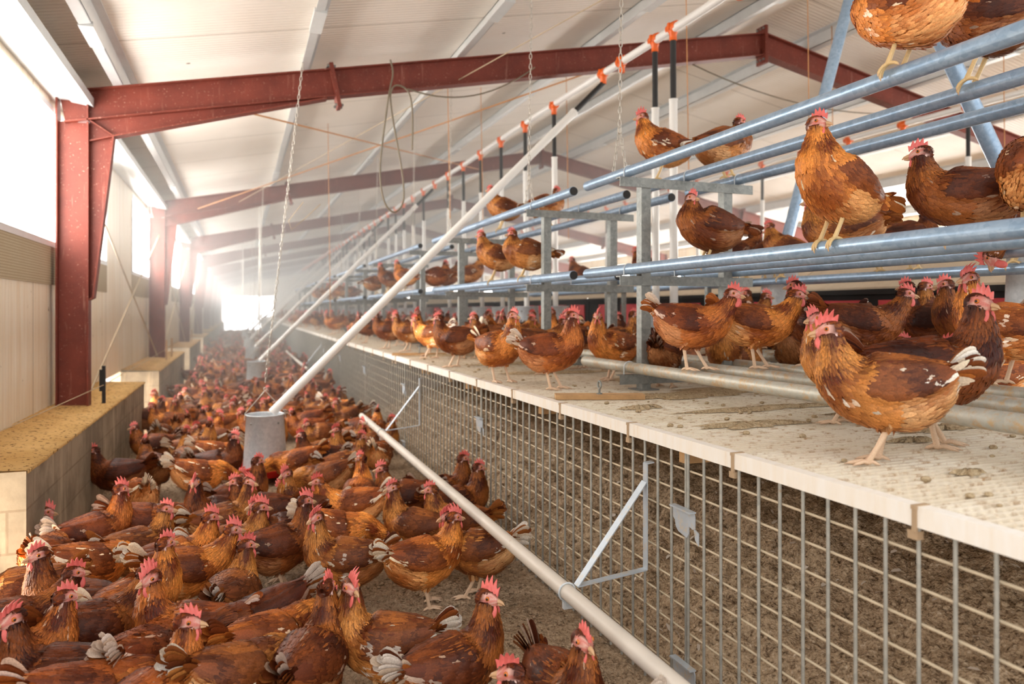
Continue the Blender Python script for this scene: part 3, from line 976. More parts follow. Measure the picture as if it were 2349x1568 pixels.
# vertical drops to the feeders on the platform
vd = [t for t in TY if t > 4.5 and all(abs(t - fy) > 0.45 for _, fy in FE)]
for i, t in enumerate(vd[:26]):
    zb = PZ + 0.47
    lab = {0: 'vertical feed tube with a black hose behind the nearest perch post', 1: 'second vertical feed tube hanging from an orange coupler'}.get(i, 'vertical feed tube with a black hose hanging from the white feed pipe')
    drop_tube((LX, t, LZ-0.10), (LX+0.04, t+0.05, zb), 0.030 if i else 0.032, lab, 'vertical feed tubes', hose=0.22)
    feeder(LX+0.04, t+0.05, PZ+0.02, 'low galvanised feeder on the platform under the vertical feed tubes' if i else 'galvanised feeder on the platform behind the nearest perch post', 'feeders on the platform', h=0.44, bail=False)
for i, t in enumerate(TY2[1:14:2]):
    drop_tube((2*RX-LX, t, LZ-0.05), (2*RX-LX, t, PZ+0.5), 0.03, 'vertical feed tube hanging on the far side of the nest boxes', 'vertical feed tubes across the ridge', hose=0.22)
# the two big hanging feeders at the right with slanting tubes
for (x, y, z0, top, lab, lab2) in ((3.95, 4.62, 1.13, (4.72, 4.62, 4.05), 'galvanised hanging feeder behind the standing hens, left of the two big ones', 'slanting grey tube leading up from the left big feeder'),
                              (4.22, 2.85, 1.10, (3.1, 2.87, 3.36), 'galvanised hanging feeder cut off by the right picture edge', 'slanting grey tube leading down to the feeder at the right edge')):
    feeder(x, y, z0, lab, 'big hanging feeders', h=0.62, r0=0.15, r1=0.13, bail=False)
    b = (x + (0.02 if x < 4 else 0.02), y, z0+0.62)
    root = empty('feed_tube', b, lab2, 'feed tube', 'slanting grey tubes')
    mb = MB(); mb.tube([(0,0,-0.04), Vector(top)-Vector(b)], 0.045, 18); mb.build('tube', M['galv_pipe'], root)
# hanging chains of the perch racks
for i, frs in enumerate(FRM[:4]):
    for fy in (frs if i else frs[1:]):
        x = 1.93
        chain((x+0.02, fy+0.1, roof_z(x)), (x, fy+0.1, 2.30), ('chain holding up the near perch rack beside the post' if i == 0 else 'chain holding up a perch rack farther back'), group='perch chains')
        mb = MB()
        for s in (-1, 1):
            for k_ in range(7):
                c = Vector((x, fy+0.1, 2.30)).lerp(Vector((x, fy+0.1+s*0.07, 2.06)), (k_+0.5)/7)
                mb.torus(c, 0.0085, 0.003, M=Matrix.Rotation(PI/2, 3, 'Z') @ Matrix.Rotation(PI/2*(k_ % 2), 3, 'X') if False else Matrix.Rotation(PI/2, 3, 'X') @ Matrix.Rotation(PI/2*(k_ % 2), 3, 'Y'), seg=8, seg2=5, stretch=0.010)
        o = mb.build('chain_sling', M['chain'])
        tag(o, 'forked chain sling around the upper perch pipe' + (' by the near post' if i == 0 else ' farther back'), 'chain', 'chain slings')

# nest boxes along the ridge
def nest(y0, y1, lab):
    root = empty('nest_box', (4.55, y0, PZ), lab, 'nest box', 'nest boxes')
    L = y1 - y0 - 0.02
    mb = MB()
    mb.prism([(0.0, 0.585), (0.0, 0.60), (0.30, 0.80), (0.36, 0.80), (0.36, 0.78)], 0, L); mb.build('lid', M['nest_lid'], root)
    mb = MB(); mb.box(0.02, 1.3, 0, L, 0.0, 0.56); mb.box(-0.01, 0.02, 0, L, 0.545, 0.585); mb.build('body', M['nest_dark'], root)
    k_ = 0; yv = 0.1
    while yv + 0.5 < L:
        mb = MB(); mb.box(0.0, 0.012, yv, yv+0.46, 0.12, 0.50); mb.build('curtain', M['nest_red'], root)
        yv += 0.62
    return root
for i in range(10):
    y0 = 1.2 + 4.0*i
    nest(y0, y0+4.0, ('nest box with a soiled beige lid and red curtains, behind the nearest hens', 'nest box with red curtains behind the second perch rack')[i] if i < 2 else 'nest box with red curtains farther along the ridge')

# ------------------------------------------------------------------ strings, cables, rods
def cord(name, pts, r, mat, lab, cat, group=None, seg=6):
    mb = MB(); mb.tube(pts, r, seg); o = mb.build(name, mat)
    return tag(o, lab, cat, group)
def sag(a, b, s, n=14):
    a = Vector(a); b = Vector(b)
    return [a.lerp(b, i/n) - Vector((0,0,s*4*(i/n)*(1-i/n))) for i in range(n+1)]
# wall bracing rods between the first columns
for i in range(3):
    y0, y1 = FR[i], FR[i+1]
    cord('bracing_rod', [(-1.16, y0+0.15, 2.45), (-1.16, y1-0.2, 0.62)], 0.009, M['wire'], 'thin bracing rod falling away from the %s column against the wall' % ordn[i], 'rod', 'wall bracing rods')
    cord('bracing_rod', [(-1.14, y0+0.35, 0.62), (-1.14, y1-0.15, 2.45)], 0.009, M['wire'], 'thin bracing rod rising away from the %s column against the wall' % ordn[i], 'rod', 'wall bracing rods')
# roof bracing
cord('roof_rod', [(-0.15, FR[0]+0.05, roof_z(-.15)-0.2), (4.0, FR[1]-0.1, roof_z(4.0)-0.2)], 0.008, M['orange_cord'], 'thin rust coloured roof bracing rod starting under the haunch of the nearest frame', 'rod')
cord('roof_rod', [(3.3, FR[0]+0.05, roof_z(3.3)-0.2), (-0.6, FR[1]-0.1, roof_z(-.6)-0.2)], 0.008, M['orange_cord'], 'thin rust coloured roof bracing rod crossing down to the second frame', 'rod')
# cable with hanging loops on the nearest rafter
cx = 1.23
zr = roof_z(cx)
cable = [Vector((cx, FR[0]-0.08, zr+0.02)), Vector((cx+0.02, FR[0]-0.09, zr-0.1)), Vector((cx-0.02, FR[0]-0.1, zr-0.32)), Vector((cx-0.09, FR[0]-0.1, zr-0.9)), Vector((cx-0.06, FR[0]-0.1, zr-1.2)), Vector((cx+0.03, FR[0]-0.1, zr-1.3)), Vector((cx+0.11, FR[0]-0.1, zr-1.2)), Vector((cx+0.1, FR[0]-0.1, zr-0.95)), Vector((cx+0.02, FR[0]-0.1, zr-0.5)), Vector((cx, FR[0]-0.1, zr-0.28)),
         Vector((cx+0.05, FR[0]-0.1, zr-0.20)), Vector((cx+0.15, FR[0]-0.1, zr-0.24)), Vector((cx+0.19, FR[0]-0.1, zr-0.4)), Vector((cx+0.19, FR[0]-0.1, zr-0.75))]
def smooth_path(p, n=6):
    out = []
    for i in range(len(p)-1):
        p0 = p[max(i-1,0)]; p1 = p[i]; p2 = p[i+1]; p3 = p[min(i+2,len(p)-1)]
        for k_ in range(n):
            t = k_/n
            out.append(0.5*((2*p1) + (p2-p0)*t + (2*p0-5*p1+4*p2-p3)*t*t + (3*p1-p0-3*p2+p3)*t**3))
    out.append(p[-1]); return out
cord('cable', smooth_path(cable), 0.008, M['cable'], 'grey cable hanging in long loops from the nearest red rafter', 'cable')
cord('cable', sag((cx+0.15, FR[0]-0.1, zr-0.22), (cx+1.35, FR[0]-0.09, roof_z(cx+1.35)-0.16), 0.16), 0.007, M['cable'], 'grey cable sagging along the nearest rafter from the loops towards the ridge', 'cable')
cord('cable', sag((4.4, FR[0]+0.05, roof_z(4.4)-0.24), (7.2, FR[0]+0.1, roof_z(7.2)-0.25), 0.14), 0.007, M['cable'], 'dark cable sagging under the ridge of the nearest frame', 'cable')
# long pale line from the loops of the near perch up to the roof
cord('draw_line', [(2.9, 3.2, 3.62), (0.0, 12.2, 3.0)], 0.0045, M['wire'], 'thin pale cord stretched diagonally across the roof behind the near chain', 'cord')
# hanging strings
for i, (x, y, zt, zb) in enumerate(((4.75, 5.2, 4.2, 2.3), (3.55, 5.3, 3.95, 2.3), (1.9, 6.9, 3.5, 2.2), (1.0, 9.0, 3.4, 1.2), (2.6, 8.0, 3.7, 2.2), (3.4, 7.4, 3.9, 2.1), (6.4, 4.6, 4.0, 2.0), (5.8, 6.0, 4.1, 1.9))):
    cord('string', [(x, y, roof_z(x)+0.14), (x+0.03, y, zb)], 0.004, M['orange_cord'], 'thin orange string hanging from the roof, %s' % ('beside the upper hens at the right', 'between the feed pipe and the near perches', 'over the second perch rack', 'over the aisle behind the near chain', 'behind the long diagonal tube', 'near the second rack of perches', 'far right behind the upper pipes', 'behind the front right hen')[i], 'string')
# vertical water/feed rods over the aisle, far away
for i, (x, y) in enumerate(((0.35, 14.0), (0.5, 18.5), (0.1, 20.5), (0.6, 25.0))):
    cord('lift_cable', [(x, y, roof_z(x)+0.14), (x, y, 0.9)], 0.012, M['chain'], 'thin pale lift cable over the aisle, far away, one of four', 'cable', 'lift cables over the aisle')
# twisted wire at the near chain
cord('wire_twist', [(0.47,5.9,2.15),(0.36,5.9,2.0),(0.38,5.9,1.93),(0.48,5.9,2.02),(0.60,5.9,2.14)], 0.003, M['wire'], 'bent wire twisted around the near hanging chain', 'wire')
# stake and electric wire on the plinth
for i, y in enumerate((6.55, 11.9, 12.8, 18.0)):
    x = -1.0
    root = empty('fence_stake', (x, y, 0.57), ('dark plastic fence stake on the near plinth by the first column' if i == 0 else 'wooden fence stake on the plinth by a far column'), 'stake', 'fence stakes on the plinth')
    mb = MB(); mb.box(-0.012, 0.012, -0.012, 0.012, 0, 0.30); mb.build('post', M['black_rubber'] if i == 0 else M['wood'], root)
    if i == 0:
        mb = MB(); mb.box(-0.03, -0.012, -0.012, 0.012, 0.10, 0.27); mb.build('insulator', M['black_rubber'], root)
cord('fence_wire', [(-1.2, 4.6, 0.66), (-1.0, 6.54, 0.72), (-1.0, 11.9, 0.74)], 0.003, M['wire'], 'thin fence wire running over the near plinth past the stake', 'wire')

# ------------------------------------------------------------------ far haze: scatter volume for dusty air, also standing in for lens glare
hz = MB(); hz.box(WX+0.02, 7.5, 7.0, YE-0.1, -0.01, 3.9)
hm = bpy.data.materials.new('dust_and_glare_haze'); hm.use_nodes = True
hn = hm.node_tree.nodes; hn.clear()
vsc = hn.new('ShaderNodeVolumeScatter'); vsc.inputs['Color'].default_value = (1.0, 0.985, 0.96, 1); vsc.inputs['Density'].default_value = 0.054; vsc.inputs['Anisotropy'].default_value = 0.35
ho = hn.new('ShaderNodeOutputMaterial'); hm.node_tree.links.new(vsc.outputs[0], ho.inputs['Volume'])
o = hz.build('haze', hm)
tag(o, 'pale haze in the far part of the barn, dust with lens glare added', 'haze', kind='stuff')
# ------------------------------------------------------------------ hens
def mk_feather():
    t = NT('hen_feathers')
    at = t.new('ShaderNodeAttribute'); at.attribute_name = 'Col'
    oi = t.new('ShaderNodeObjectInfo')
    v = t.coord((1, 1, 1))
    n = t.noise(240, 3, 0.7, v)
    c = t.mix(1.0, at.outputs['Color'], oi.outputs['Color'], 'MULTIPLY')
    c = t.mix(1.0, c, t.ramp(n, [(0.3, (0.74,0.72,0.70)), (0.7, (1.22,1.22,1.22))]), 'MULTIPLY')
    t.base(c)
    return t.set(0.5, 0, 0.28)
def mk_skin():
    t = NT('hen_skin')
    at = t.new('ShaderNodeAttribute'); at.attribute_name = 'Col'
    n = t.noise(420, 3, 0.6, t.coord())
    c = t.mix(1.0, at.outputs['Color'], t.ramp(n, [(0.3, (0.85,0.8,0.8)), (0.7, (1.1,1.08,1.08))]), 'MULTIPLY')
    t.base(c); t.bump(n, 0.25, 0.002)
    t.b.inputs['Subsurface Weight'].default_value = 0.0
    return t.set(0.45, 0, 0.4)
M['feather'] = mk_feather(); M['skin'] = mk_skin()
M['comb'] = plain('hen_comb', lin(230,112,106), 0.45, var=0.12, scale=60)
M['beak'] = plain('hen_beak', lin(206,164,124), 0.4, var=0.08, scale=40)
M['iris'] = plain('hen_iris', lin(206,120,52), 0.15, var=0.02)
M['pupil'] = plain('hen_pupil', lin(10,8,8), 0.08, var=0.0)

HACK = np.array([(0.115,0.023,0.006), (0.28,0.078,0.014), (0.54,0.220,0.050)])
BACK = np.array([(0.115,0.027,0.007), (0.22,0.060,0.013), (0.36,0.115,0.025)])
WING = np.array([(0.078,0.019,0.006), (0.135,0.036,0.010), (0.22,0.066,0.017)])
BREA = np.array([(0.22,0.060,0.012), (0.37,0.118,0.024), (0.52,0.205,0.052)])
BELL = np.array([(0.32,0.108,0.029), (0.46,0.195,0.065), (0.62,0.34,0.15)])
WHIT = np.array([(0.72,0.60,0.47), (0.82,0.74,0.64), (0.88,0.83,0.76)])

def hen_geometry(seed=0, pitch=0.0, head=(0.115, 0.362), hyaw=0.0, hpitch=0.0, tail=48, white_tail=0.15, patches=2, fat=1.0,
                 legs='stand', drop=0.0, comb=1.0, flop=0.0, lod=0, hy=0.0, fan=1.0):
    rg = np.random.RandomState(seed); rnd = random.Random(seed)
    # spine stations: x, z, half width, half height (tail end to chest)
    B = [(-0.190,0.268,0.014,0.018), (-0.168,0.256,0.034,0.042), (-0.128,0.234,0.060,0.070), (-0.078,0.213,0.077,0.089), (-0.022,0.201,0.086,0.097),
         (0.034,0.205,0.083,0.094), (0.074,0.222,0.071,0.080)]
    cp, sp = math.cos(R(pitch)), math.sin(R(pitch))
    st = []
    for x, z, ry, rn in B:
        dx, dz = x + 0.01, z - 0.19
        f = 1 + (fat-1)*min(1, max(0, (x+0.19)/0.1))
        st.append((-0.01 + dx*cp - dz*sp, 0.0, 0.19 + dx*sp + dz*cp - drop, ry*f, rn*f))
    # neck: bezier from the chest to the head
    hx, hz = head
    hz = hz - drop
    p0 = np.array([st[-1][0], 0, st[-1][2]])
    p3 = np.array([hx, hy, hz])
    d0 = np.array([math.cos(R(38+pitch)), 0, math.sin(R(38+pitch))])
    L = np.linalg.norm(p3 - p0)
    e = p3 - p0; e = e/np.linalg.norm(e)
    d3 = e*0.6 + np.array([0.05, 0, 0.65 if hz > p0[2]+0.03 else 0.0]); d3 /= np.linalg.norm(d3)
    p1 = p0 + d0*L*0.36; p2 = p3 - d3*L*0.36
    for t, ry, rn in ((0.25,0.057,0.066),(0.45,0.045,0.052),(0.65,0.0370,0.0420),(0.83,0.0295,0.0335),(1.0,0.0245,0.0285)):
        q = (1-t)**3*p0 + 3*(1-t)**2*t*p1 + 3*(1-t)*t*t*p2 + t**3*p3
        f = 1 + (fat-1)*1.6*(1-t)
        st.append((q[0], q[1], q[2], ry*f, rn*f))
    st = np.array(st)
    # catmull-rom through the stations
    NS, NT = (84, 44) if lod == 0 else (44, 24)
    n = len(st)
    tt = np.linspace(0, n-1-1e-6, NS)
    i = tt.astype(int); f = (tt - i)[:, None]
    g = lambda k: st[np.clip(i+k, 0, n-1)]
    C = 0.5*(2*g(0) + (g(1)-g(-1))*f + (2*g(-1)-5*g(0)+4*g(1)-g(2))*f*f + (3*g(0)-g(-1)-3*g(1)+g(2))*f**3)
    cen = C[:, :3]; ry = np.maximum(C[:, 3], 0.004); rn = np.maximum(C[:, 4], 0.004)
    tan = np.gradient(cen, axis=0); tan /= np.linalg.norm(tan, axis=1)[:, None]
    b = np.tile(np.array([0,1.0,0]), (NS,1)); b = b - tan*np.sum(tan*b, 1)[:, None]; b /= np.linalg.norm(b, axis=1)[:, None]
    nn = np.cross(tan, b)
    th = np.linspace(0, 2*PI, NT, endpoint=False)
    u = tt/(n-1)                                     # 0 tail .. 1 head
    bodyfrac = tt/6.0                                # 0..1 over the body stations
    ct, sn = np.cos(th), np.sin(th)
    TH = np.where(th > PI, 2*PI - th, th)            # 0 dorsal .. pi ventral
    # folded wing: a raised shield with a soft lower edge; thigh bulge below it
    def sm(x, a, b_): 
        t_ = np.clip((x-a)/(b_-a), 0, 1); return t_*t_*(3-2*t_)
    wing = np.outer(sm(bodyfrac, 0.16, 0.32)*(1-sm(bodyfrac, 0.86, 1.0)), sm(TH, 0.5, 0.85)*(1-sm(TH, 1.62, 1.92)))
    thigh = np.outer(sm(bodyfrac, 0.36, 0.52)*(1-sm(bodyfrac, 0.68, 0.86)), sm(TH, 1.75, 2.15)*(1-sm(TH, 2.5, 2.9)))
    fluff = np.outer(sm(bodyfrac, 0.12, 0.3)*(1-sm(bodyfrac, 0.5, 0.75)), sm(TH, 1.9, 2.4))
    wob = 0.0022*np.sin(np.outer(np.arange(NS)*0.9, np.ones(NT)) + 3*np.sin(th*3)[None, :] + seed)
    disp = 0.011*wing + 0.012*thigh + 0.012*fluff + wob*np.clip(bodyfrac, 0, 1)[:, None]
    P = cen[:, None, :] + (nn[:, None, :]*(rn[:, None]*ct[None, :] + disp*ct[None, :])[:, :, None]) + (b[:, None, :]*(ry[:, None]*sn[None, :] + disp*sn[None, :])[:, :, None])
    dS = np.gradient(P, axis=0)
    dT = (np.roll(P, -1, 1) - np.roll(P, 1, 1))/2
    N = np.cross(dS, dT); N /= (np.linalg.norm(N, axis=2)[:, :, None] + 1e-9)
    outw = P - cen[:, None, :]
    N *= np.sign(np.sum(N*outw, 2))[:, :, None]
    lS = np.linalg.norm(dS, axis=2); lT = np.linalg.norm(dT, axis=2)
    body = MB()
    def region(bf, uu, thv, k):
        """palette for a feather"""
        if uu > 0.64: return HACK
        if thv < 0.62: return BACK
        if bf > 0.93: return BREA if thv > 1.2 else HACK
        if thv < 1.72 and bf > 0.16: return WING
        if bf > 0.66: return BREA
        return BELL
    # skin of the loft
    pal = np.zeros((NS, NT, 3))
    for a in range(NS):
        for c_ in range(NT):
            pal[a, c_] = region(bodyfrac[a], u[a], TH[c_], 0)[0]*0.8
    vs = P.reshape(-1, 3)
    fs = []
    for a in range(NS-1):
        for c_ in range(NT):
            c2 = (c_+1) % NT
            fs.append((a*NT+c_, a*NT+c2, (a+1)*NT+c2, (a+1)*NT+c_))
    fs.append(tuple(range(NT)))
    body.add([tuple(p) for p in vs], fs, smooth=True, mat=0, cols=[tuple(c_) for c_ in pal.reshape(-1, 3)])
    def samp(A, s, t):
        s = np.clip(s, 0, NS-1.001); t = np.mod(t, NT)
        s0 = s.astype(int); t0 = t.astype(int) % NT; fs_ = (s-s0)[..., None]; ft = (t-np.floor(t))[..., None]
        t1 = (t0+1) % NT
        return (A[s0, t0]*(1-ft) + A[s0, t1]*ft)*(1-fs_) + (A[s0+1, t0]*(1-ft) + A[s0+1, t1]*ft)*fs_
    arc = np.concatenate([[0], np.cumsum(np.linalg.norm(np.diff(cen, axis=0), axis=1))])
    per = 2*PI*np.sqrt((rn**2 + ry**2)/2)
    pc = [(rg.uniform(0.15, 0.95), rg.uniform(1.0, 2.7)*(1 if rg.rand() < 0.5 else -1), rg.uniform(0.035, 0.085)) for _ in range(patches)]
    FS, FT, FL, FW, FH, FC, FN = [], [], [], [], [], [], []
    step0 = 0.0105 if lod == 0 else 0.026
    a = arc[-1] - 0.004; row = 0
    while a > 0.004:
        s0 = np.interp(a, arc, np.arange(NS))
        pr = np.interp(s0, np.arange(NS), per)
        uu = np.interp(s0, np.arange(NS), u); bf = np.interp(s0, np.arange(NS), bodyfrac)
        neck = uu > 0.62
        sp_ = (0.0066 if neck else 0.0105)*(1 if lod == 0 else 2.3)
        cnt = max(6, int(pr/sp_))
        for k in range(cnt):
            tv = (k + 0.5*(row % 2) + rg.uniform(-0.25, 0.25))/cnt*2*PI
            tv %= 2*PI
            thv = tv if tv <= PI else 2*PI - tv
            Pp = region(bf, uu, thv, 0)
            if neck: L_, W_, H_ = 0.034, 0.0078, 0.0022
            elif Pp is BELL: L_, W_, H_ = 0.036, 0.0125, 0.0050
            elif Pp is WING: L_, W_, H_ = 0.038, 0.0200, 0.0022
            elif Pp is BACK: L_, W_, H_ = 0.034, 0.0150, 0.0022
            else: L_, W_, H_ = 0.029, 0.0145, 0.0024
            sc_ = 1.0 if lod == 0 else 1.75
            sgn0 = tv if tv <= PI else tv - 2*PI
            r_ = np.clip(0.5 + 0.33*math.sin(bf*9 + seed) + 0.30*math.sin(sgn0*3.1 + bf*5 + seed*2.1) + rg.uniform(-0.26, 0.26), 0, 1)
            col = Pp[0]*(1-r_) + Pp[2]*r_ if r_ < 0.5 else Pp[1]*(1-r_) + Pp[2]*r_
            col = col*(rg.uniform(0.74, 1.28) if neck else rg.uniform(0.86, 1.15))
            sgn = tv if tv <= PI else tv - 2*PI
            for (pb, pt, pr_) in pc:
                d_ = math.hypot(bf - pb, (sgn - pt)*0.28)
                if d_ < pr_ and rg.rand() < 0.62*(1 - d_/pr_)**0.4: w_ = rg.uniform(0.2, 0.85); col = col*(1-w_) + WHIT[rg.randint(3)]*w_
            if rg.rand() < 0.006: col = WHIT[0]*rg.uniform(0.6, 1.0)
            FS.append(s0 + rg.uniform(-0.5, 0.5)); FT.append(tv/(2*PI)*NT); FL.append(L_*sc_*rg.uniform(0.85, 1.2)); FW.append(W_*sc_*rg.uniform(0.85, 1.15))
            FH.append(H_*rg.uniform(0.5, 1.5)); FC.append(col); FN.append(neck)
        a -= step0*(0.8 if neck else 1.0)*rg.uniform(0.9, 1.1); row += 1
    # folded flight feathers
    whitew = white_tail > 0.5
    for sd in (-1, 1):
        for k in range(7):
            thv = 1.05 + 0.115*k
            bf0 = 0.60 - 0.035*k
            s0 = np.interp(bf0, bodyfrac, np.arange(NS))
            tv = thv if sd > 0 else 2*PI - thv
            col = (WHIT[1]*0.85 if (whitew and k in (4, 5)) else WING[1]*rg.uniform(0.8, 1.5) if k < 5 else BELL[0]*rg.uniform(0.7, 1.1))
            FS.append(s0); FT.append(tv/(2*PI)*NT); FL.append(0.150 - 0.008*k); FW.append(0.024); FH.append(0.009); FC.append(col); FN.append(True)
    FS = np.array(FS); FT = np.array(FT); FL = np.array(FL); FW = np.array(FW); FH = np.array(FH); FC = np.array(FC); FN = np.array(FN)
    NF = len(FS)
    ls = samp(lS[..., None], FS, FT)[:, 0] + 1e-6
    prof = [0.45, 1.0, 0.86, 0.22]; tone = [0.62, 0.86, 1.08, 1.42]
    vv = np.zeros((NF, 12, 3)); cc = np.zeros((NF, 12, 3))
    for k in range(4):
        q = k/3
        s_ = FS - FL*q/ls
        # feathers that overrun the tail end go on straight
        over = np.maximum(0, -s_)*np.linalg.norm(cen[1]-cen[0])
        for ji, j in enumerate((-1, 0, 1)):
            lt = samp(lT[..., None], s_, FT)[:, 0] + 1e-5
            t_ = FT + j*FW*prof[k]/2/lt
            h_ = 0.0012 + FH*q**1.4 + (0.0012 if j == 0 else 0)
            pos = samp(P, s_, t_) + samp(N, s_, t_)*h_[:, None]
            pos = pos - over[:, None]*tan[0][None, :]
            vv[:, k*3+ji] = pos
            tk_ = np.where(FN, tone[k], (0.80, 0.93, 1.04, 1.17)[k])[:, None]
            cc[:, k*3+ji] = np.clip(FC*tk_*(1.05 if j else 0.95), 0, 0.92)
    base = np.array([(0,1,4,3),(1,2,5,4),(3,4,7,6),(4,5,8,7),(6,7,10,9),(7,8,11,10)])
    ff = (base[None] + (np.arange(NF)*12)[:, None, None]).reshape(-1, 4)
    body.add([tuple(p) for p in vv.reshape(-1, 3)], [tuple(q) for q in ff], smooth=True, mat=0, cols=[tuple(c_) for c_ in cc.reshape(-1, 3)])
    # head
    hc = cen[-1] + np.array([0, 0, 0.004])
    E = (Matrix.Rotation(R(hyaw), 3, 'Z') @ Matrix.Rotation(-R(hpitch), 3, 'Y'))
    Hm = lambda x, y, z: Vector(hc) + E @ Vector((x*1.2, y*1.2, z*1.2))
    HS = [(-0.030,-0.006,0.010,0.012), (-0.024,-0.004,0.018,0.020), (-0.012,0.000,0.0215,0.0245), (0.002,0.001,0.0208,0.0240), (0.014,-0.001,0.0168,0.0200), (0.024,-0.004,0.0120,0.0140), (0.030,-0.006,0.0075,0.0085)]
    NH = 20
    vs = []; cs = []; fs = []
    red = np.array([0.66,0.22,0.18]); pale = np.array([0.72,0.42,0.35])
    for k, (x, z, w, h) in enumerate(HS):
        for q in range(NH):
            a_ = 2*PI*q/NH
            y_ = w*math.sin(a_); z_ = z + h*math.cos(a_)
            vs.append(Hm(x, y_, z_))
            face = (x > -0.004 and z_ < 0.016)
            lobe = (-0.02 < x < 0.0 and -0.016 < z_ < -0.004 and abs(y_) > 0.012)
            cs.append(tuple((pale if rnd.random() < 0.4 else red) if face else (np.array([0.70,0.46,0.42]) if lobe else HACK[0]*0.9)))
    for k in range(len(HS)-1):
        for q in range(NH):
            q2 = (q+1) % NH
            fs.append((k*NH+q, k*NH+q2, (k+1)*NH+q2, (k+1)*NH+q))
    fs.append(tuple(range((len(HS)-1)*NH, len(HS)*NH))[::-1]); fs.append(tuple(range(NH)))
    body.add(vs, fs, smooth=True, mat=1, cols=cs)
    # ear lobe, and small feathers on crown and nape
    for sd in (-1, 1):
        body.mat = 1; body.col = (0.74, 0.52, 0.47)
        body.ball(Hm(-0.012, sd*0.0195, -0.012), 0.006, 0.003, 0.009, seg=8, rings=6, M=E)
    nb = 120 if lod == 0 else 36
    for k in range(nb):
        x = rnd.uniform(-0.020, 0.008); a_ = rnd.uniform(-1.35, 1.35) if x > -0.012 else rnd.uniform(-2.9, 2.9)
        if x > -0.006: a_ = rnd.uniform(-0.75, 0.75)
        w = np.interp(x, [h_[0] for h_ in HS], [h_[2] for h_ in HS]); h = np.interp(x, [h_[0] for h_ in HS], [h_[3] for h_ in HS])
        cz = 0
        def pt(x_, aa, lf):
            w_ = np.interp(x_, [h_[0] for h_ in HS], [h_[2] for h_ in HS]); hh = np.interp(x_, [h_[0] for h_ in HS], [h_[3] for h_ in HS])
            return Hm(x_, (w_+lf)*math.sin(aa), (hh+lf)*math.cos(aa))
        L_ = 0.014 if lod == 0 else 0.02; dw = 0.13 if lod == 0 else 0.25
        c0 = HACK[rnd.randrange(2)]*rnd.uniform(0.6, 1.2)
        body.add([pt(x, a_-dw, 0.0005), pt(x, a_+dw, 0.0005), pt(x-L_*0.6, a_+dw, 0.0012), pt(x-L_*0.6, a_-dw, 0.0012), pt(x-L_, a_, 0.0012)],
                 [(0,1,2,3),(3,2,4)], smooth=True, mat=0, cols=[tuple(c0*0.8)]*2 + [tuple(c0)]*2 + [tuple(c0*1.3)])
    # legs
    legc = (0.78, 0.58, 0.40) if legs != 'perch' else (0.74, 0.55, 0.27); legd = (0.55, 0.36, 0.24)
    def leg(sd, dx):
        hipx, hipz = -0.012, 0.150 - drop
        if legs == 'perch':
            foot = Vector((0.012, sd*0.040, 0.0)); hock = Vector((-0.026, sd*0.042, 0.092))
        else:
            foot = Vector((0.008+dx, sd*0.042, 0.008)); hock = Vector((-0.022+dx*0.45, sd*0.044, 0.092))
        hip = Vector((hipx*cp, sd*0.046, hipz+0.004))
        body.mat = 0
        c0 = tuple(BELL[1]*0.8)
        body.tube([hip + Vector((0.012,0,0.02)), hip, hip.lerp(hock, 0.55), hip.lerp(hock, 0.95)], [0.040, 0.036, 0.023, 0.011], 12, smooth=True, cols=[c0]*4)
        # loose thigh feathers
        for k in range(26 if lod == 0 else 8):
            t_ = rnd.uniform(0.0, 0.72); a_ = rnd.uniform(0, 2*PI)
            r_ = np.interp(t_, [0, 0.55, 0.95], [0.037, 0.024, 0.012])
            q = hip.lerp(hock, t_); dr = Vector((math.cos(a_), math.sin(a_), 0)); sd_ = Vector((-math.sin(a_), math.cos(a_), 0))
            dn = (hock-hip).normalized()*0.03
            cF = BELL[rnd.randrange(3)]*rnd.uniform(0.7, 1.0)
            body.add([q+dr*r_-sd_*0.006, q+dr*r_+sd_*0.006, q+dr*(r_*0.95+0.002)+sd_*0.008+dn*0.6, q+dr*(r_*0.95+0.002)-sd_*0.008+dn*0.6, q+dr*(r_*0.85+0.002)+dn],
                     [(0,1,2,3),(3,2,4)], smooth=True, mat=0, cols=[tuple(cF*0.8)]*2+[tuple(cF)]*2+[tuple(cF*1.2)])
        body.mat = 1
        body.tube([hip.lerp(hock, 0.85), hock, hock.lerp(foot, 0.5), foot + Vector((0,0,0.004))], [0.0085, 0.0086, 0.0070, 0.0082], 9, smooth=True, cols=[legc]*4)
        body.col = legc
        for a_, L_ in ((-26, 0.046), (0, 0.055), (28, 0.044), (172, 0.026)):
            dr = Vector((math.cos(R(a_*1.0)), math.sin(R(a_)), 0))
            if legs == 'perch':
                # toes close around the pipe under the foot
                rp = 0.034; pts = []
                sg = 1 if dr.x > 0 else -1
                cx_ = foot.x - 0.008
                for k in range(6):
                    al = (k/5)*(L_/rp)*1.25
                    pts.append(Vector((cx_ + 0.008*(k == 0) + sg*rp*math.sin(al), foot.y + dr.y*L_*k/5*0.6, -rp + rp*math.cos(al) + 0.004)))
                body.tube(pts, [0.0066, 0.0058, 0.0054, 0.005, 0.0042, 0.0012], 7, smooth=True, cols=[legc]*5+[legd])
            else:
                pts = [foot, foot + dr*L_*0.35 + Vector((0,0,0.004)), foot + dr*L_*0.75 + Vector((0,0,-0.001)), foot + dr*L_*0.88 + Vector((0,0,-0.002)), foot + dr*L_*1.12 + Vector((0,0,-0.006))]
                body.tube(pts, [0.0068, 0.0058, 0.0050, 0.0038, 0.0008], 7, smooth=True, cols=[legc]*4+[legd])
    if legs != 'none':
        for sd in (-1, 1):
            dx = {'stand': 0.020*sd, 'walk': 0.034*sd, 'perch': 0}[legs]
            leg(sd, dx)
